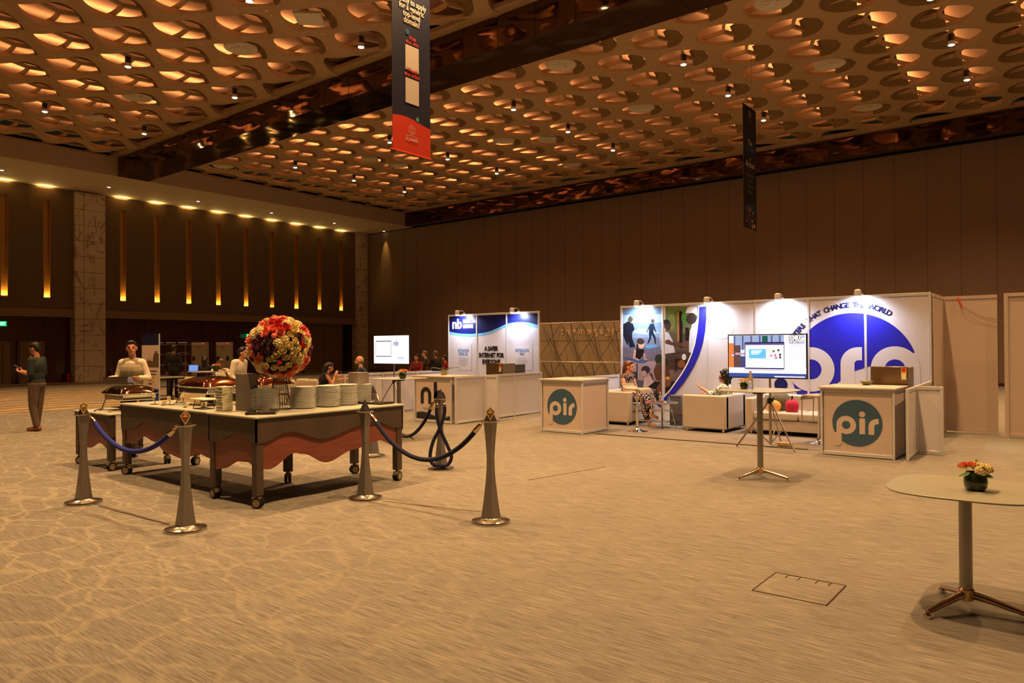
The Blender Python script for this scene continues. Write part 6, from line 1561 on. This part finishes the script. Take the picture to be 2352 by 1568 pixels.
MB().box(-.10, .10, -.07, .07, 0, .24).build('shell', mat('tote_clear', (190, 160, 130), r=.3, noise=.1, trans=.4), t, bevel=.02); MB().tube([(-.07, 0, .24), (-.04, 0, .30), (.04, 0, .30), (.07, 0, .24)], .006, 6).build('handle', clear, t)
t = thing('laptop', 'open laptop lit blue on the low partition of the booth with navy waves', 'laptop', (*gz(1008, 852, 1.0)[:2], 1.005), face(TOWARD+LEFT*.5))
MB().box(-.15, .15, -.1, .1, 0, .012).build('keyboard', black, t); MB().box(-.15, .15, .1, .11, .0, .2).build('lid', black, t)
# ------------------------------------------------------------------ far hall objects
t = thing('rollup_banner', 'upright printed banner with skyline picture and blue foot', 'banner', (8.66, 18.5, 0), math.radians(2))
RB_ = Matrix.Translation((-8.66, -18.5, 0)); Frl = Matrix(((0, 0, -1, -.012), (-1, 0, 0, 0), (0, 1, 0, 0), (0, 0, 0, 1)))
MB().box(-.01, .01, -.42, .42, .08, 2.0).build('sheet', mat('sheet_cream', (200, 180, 160), r=.6, noise=.02), t, smooth=False); MB().box(-.06, .06, -.44, .44, 0, .08).build('cassette', metal, t, bevel=.01); MB().box(-.012, .012, -.44, -.42, .08, 2.0).build('edge', alu, t)
flat('print_dark', [rect(-.42, .42, 1.72, 2.0)], navyd, Frl, t); flat('print_blue', [rect(-.42, .42, .08, .62)], mat('roll_blue', (30, 66, 130), r=.6, noise=0), Frl, t)
sk = [(-.42, 1.16), (-.42, 1.30)]
for i, (a, h) in enumerate(((-.38, .16), (-.34, .20), (-.30, .13), (-.2, .12), (-.12, .18), (-.10, .26), (-.08, .16), (.0, .17), (.02, .27), (.04, .17), (.12, .14), (.16, .28), (.22, .36), (.27, .42), (.33, .40), (.36, .34), (.42, .36))): sk += [(a, 1.16+h)]
sk += [(.42, 1.16)]; flat('skyline_print', [sk], mat('roll_brown', (92, 70, 48), r=.6, noise=0), Matrix.Translation((-.001, 0, 0)) @ Frl, t)
for i, w in enumerate((.34, .28, .2, .14, .1)): flat('text_bar', [rect(-w, w, 1.05-.08*i, 1.075-.08*i)], mat('roll_text', (70, 60, 60), r=.6, noise=0), Matrix.Translation((-.001, 0, 0)) @ Frl, t)
flat('sun_disc', [arcpts(.13, .84, .07, 0, 360, 20)[:-1]], mat('roll_yellow', (214, 160, 60), r=.6, noise=0), Matrix.Translation((-.001, 0, 0)) @ Frl, t)
t = thing('shelf_rack', 'metal shelf rack with stacked white crockery, by the dark panelled wall', 'rack', (*ground(392, 25)[:2], 0), face(TOWARD))
for sx in (-.62, .62):
    for sy in (-.25, .25): MB().tube([(sx, sy, 0), (sx, sy, 1.78)], .014, 6).build('upright', metal, t)
for z in (.3, .7, 1.05, 1.42, 1.76): MB().box(-.63, .63, -.26, .26, z, z+.02).build('shelf', metal, t)
cr = None
for z, n in ((1.78, 3), (1.44, 2), (1.07, 2), (.72, 2)):
    for i in range(n):
        p = M_ = Matrix.Translation(t.location) @ Matrix.Rotation(t.rotation_euler.z, 4, 'Z') @ V((-.42+.42*i, 0, z+.002))
        if cr is None: cr = tag(MB().lathe([(.07, 0), (.16, .05), (.15, .055), (.001, .02)], n=20).build('bowl_stack', plm, loc=p), 'white bowls set upside down on the metal shelf rack', 'bowl', 'white bowls on the metal shelf rack')
        else: dup(cr, p)
acm = mat('ac_white', (120, 106, 86), r=.5, noise=.02)
a0 = None
for px, lb in ((460, 'left standing air conditioner tower with a red light'), (516, 'right standing air conditioner tower with a red light')):
    t = thing('air_conditioner', lb, 'air conditioner', ground(px, 32), face(TOWARD))
    MB().box(-.30, .30, -.2, .2, 0, 1.9).build('body', acm, t, bevel=.02); MB().box(-.30, .30, .2, .21, 1.78, 1.9).build('top_panel', mat('ac_top', (150, 134, 110), r=.5, noise=0), t)
    MB().box(-.27, -.15, .205, .215, 1.1, 1.28).box(.15, .27, .205, .215, 1.1, 1.28).build('vent', black, t); MB().box(-.24, -.17, .21, .22, 1.83, 1.87).build('indicator', mat('red_led', (255, 30, 40), emit=.8, noise=0), t)
    MB().ell((0, .205, 1.68), (.03, .01, .03), n=12, m=8).build('knob', black, t)
exm = mat('exit_green', (20, 200, 110), emit=1.6, noise=0)
for px, py, D, lb in ((2, 743, 33, 'glowing green exit sign at the far left edge'), (574, 771, 33, 'glowing green exit sign half hidden by the flower ball')):
    p = at(px, py, D); t = thing('exit_sign', lb, 'exit sign', (p.x, YB+.30, p.z))
    MB().box(-.22, .22, -.01, .03, -.11, .11).build('box', exm, t); text('EXIT', .17, mat('exit_white', (235, 255, 240), emit=1.8, noise=0), Matrix(((1, 0, 0, 0), (0, 0, -1, -.013), (0, 1, 0, 0), (0, 0, 0, 1))), 0, -.06, t, bold=.004)
    t.location = (gy(px, py, YB+.12).x, YB+.12, gy(px, py, YB+.12).z); MB().box(-.02, .02, .03, .33, -.02, .02).build('bracket', black, t)
for px, lb in ((157, 'small red fire extinguisher on the floor left of the marble column'), (263, 'small red fire extinguisher on the floor right of the marble column')):
    x = gy(px, 870, YB+.1).x; t = thing('fire_extinguisher', lb, 'fire extinguisher', (x, YB+.1, 0))
    MB().lathe([(.07, 0), (.075, .02), (.075, .36), (.05, .42), (.02, .44)], n=18).build('cylinder', mat('fire_red', (170, 20, 18), r=.3, noise=.02), t); MB().tube([(0, 0, .43), (0, 0, .50), (.05, -.03, .5)], .014, 8).build('valve', black, t); MB().tube([(.03, -.02, .46), (.09, -.05, .35), (.08, -.05, .2)], .008, 6).build('hose', black, t)
p = gy(555, 635.5, YB); t = thing('wall_speaker', 'small pale wall device with dark front between the lit niches', 'speaker', (p.x, YB, p.z))
MB().box(-.055, .055, -.05, 0, -.12, .12).build('case', mat('speaker_grey', (150, 140, 124), r=.5, noise=0), t, bevel=.01)
MB().box(-.035, .035, -.054, -.05, -.08, .05).build('front', black, t)
import numpy as np
F=1659.8;yaw,pitch,roll=np.radians([38.34,.4213,-.344]);H=1.62
f=np.array([np.cos(yaw)*np.cos(pitch),np.sin(yaw)*np.cos(pitch),np.sin(pitch)])
r=np.cross(f,[0,0,1]);r/=np.linalg.norm(r);u=np.cross(r,f)
r,u=r*np.cos(roll)+u*np.sin(roll),-r*np.sin(roll)+u*np.cos(roll)
C=np.array([0,0,H])
def ray(x,y): return f+r*(x-1176)/F-u*(y-784)/F
def gz(x,y,z=0):
    d=ray(x,y);t=(z-H)/d[2];return C+d*t
def gx(x,y,X): d=ray(x,y);return C+d*X/d[0]
def gy(x,y,Y): d=ray(x,y);return C+d*Y/d[1]
def pr(p):
    q=np.array(p)-C;d=q@f;return np.round([1176+F*(q@r)/d,784-F*(q@u)/d,d],1)
def hat(x,y,g): # height at pixel (x,y) above ground point g (same horizontal distance)
    d=ray(x,y);t=((g[:2]-C[:2])@d[:2])/(d[:2]@d[:2]);return C[2]+t*d[2]
np.set_printoptions(suppress=True,precision=3)
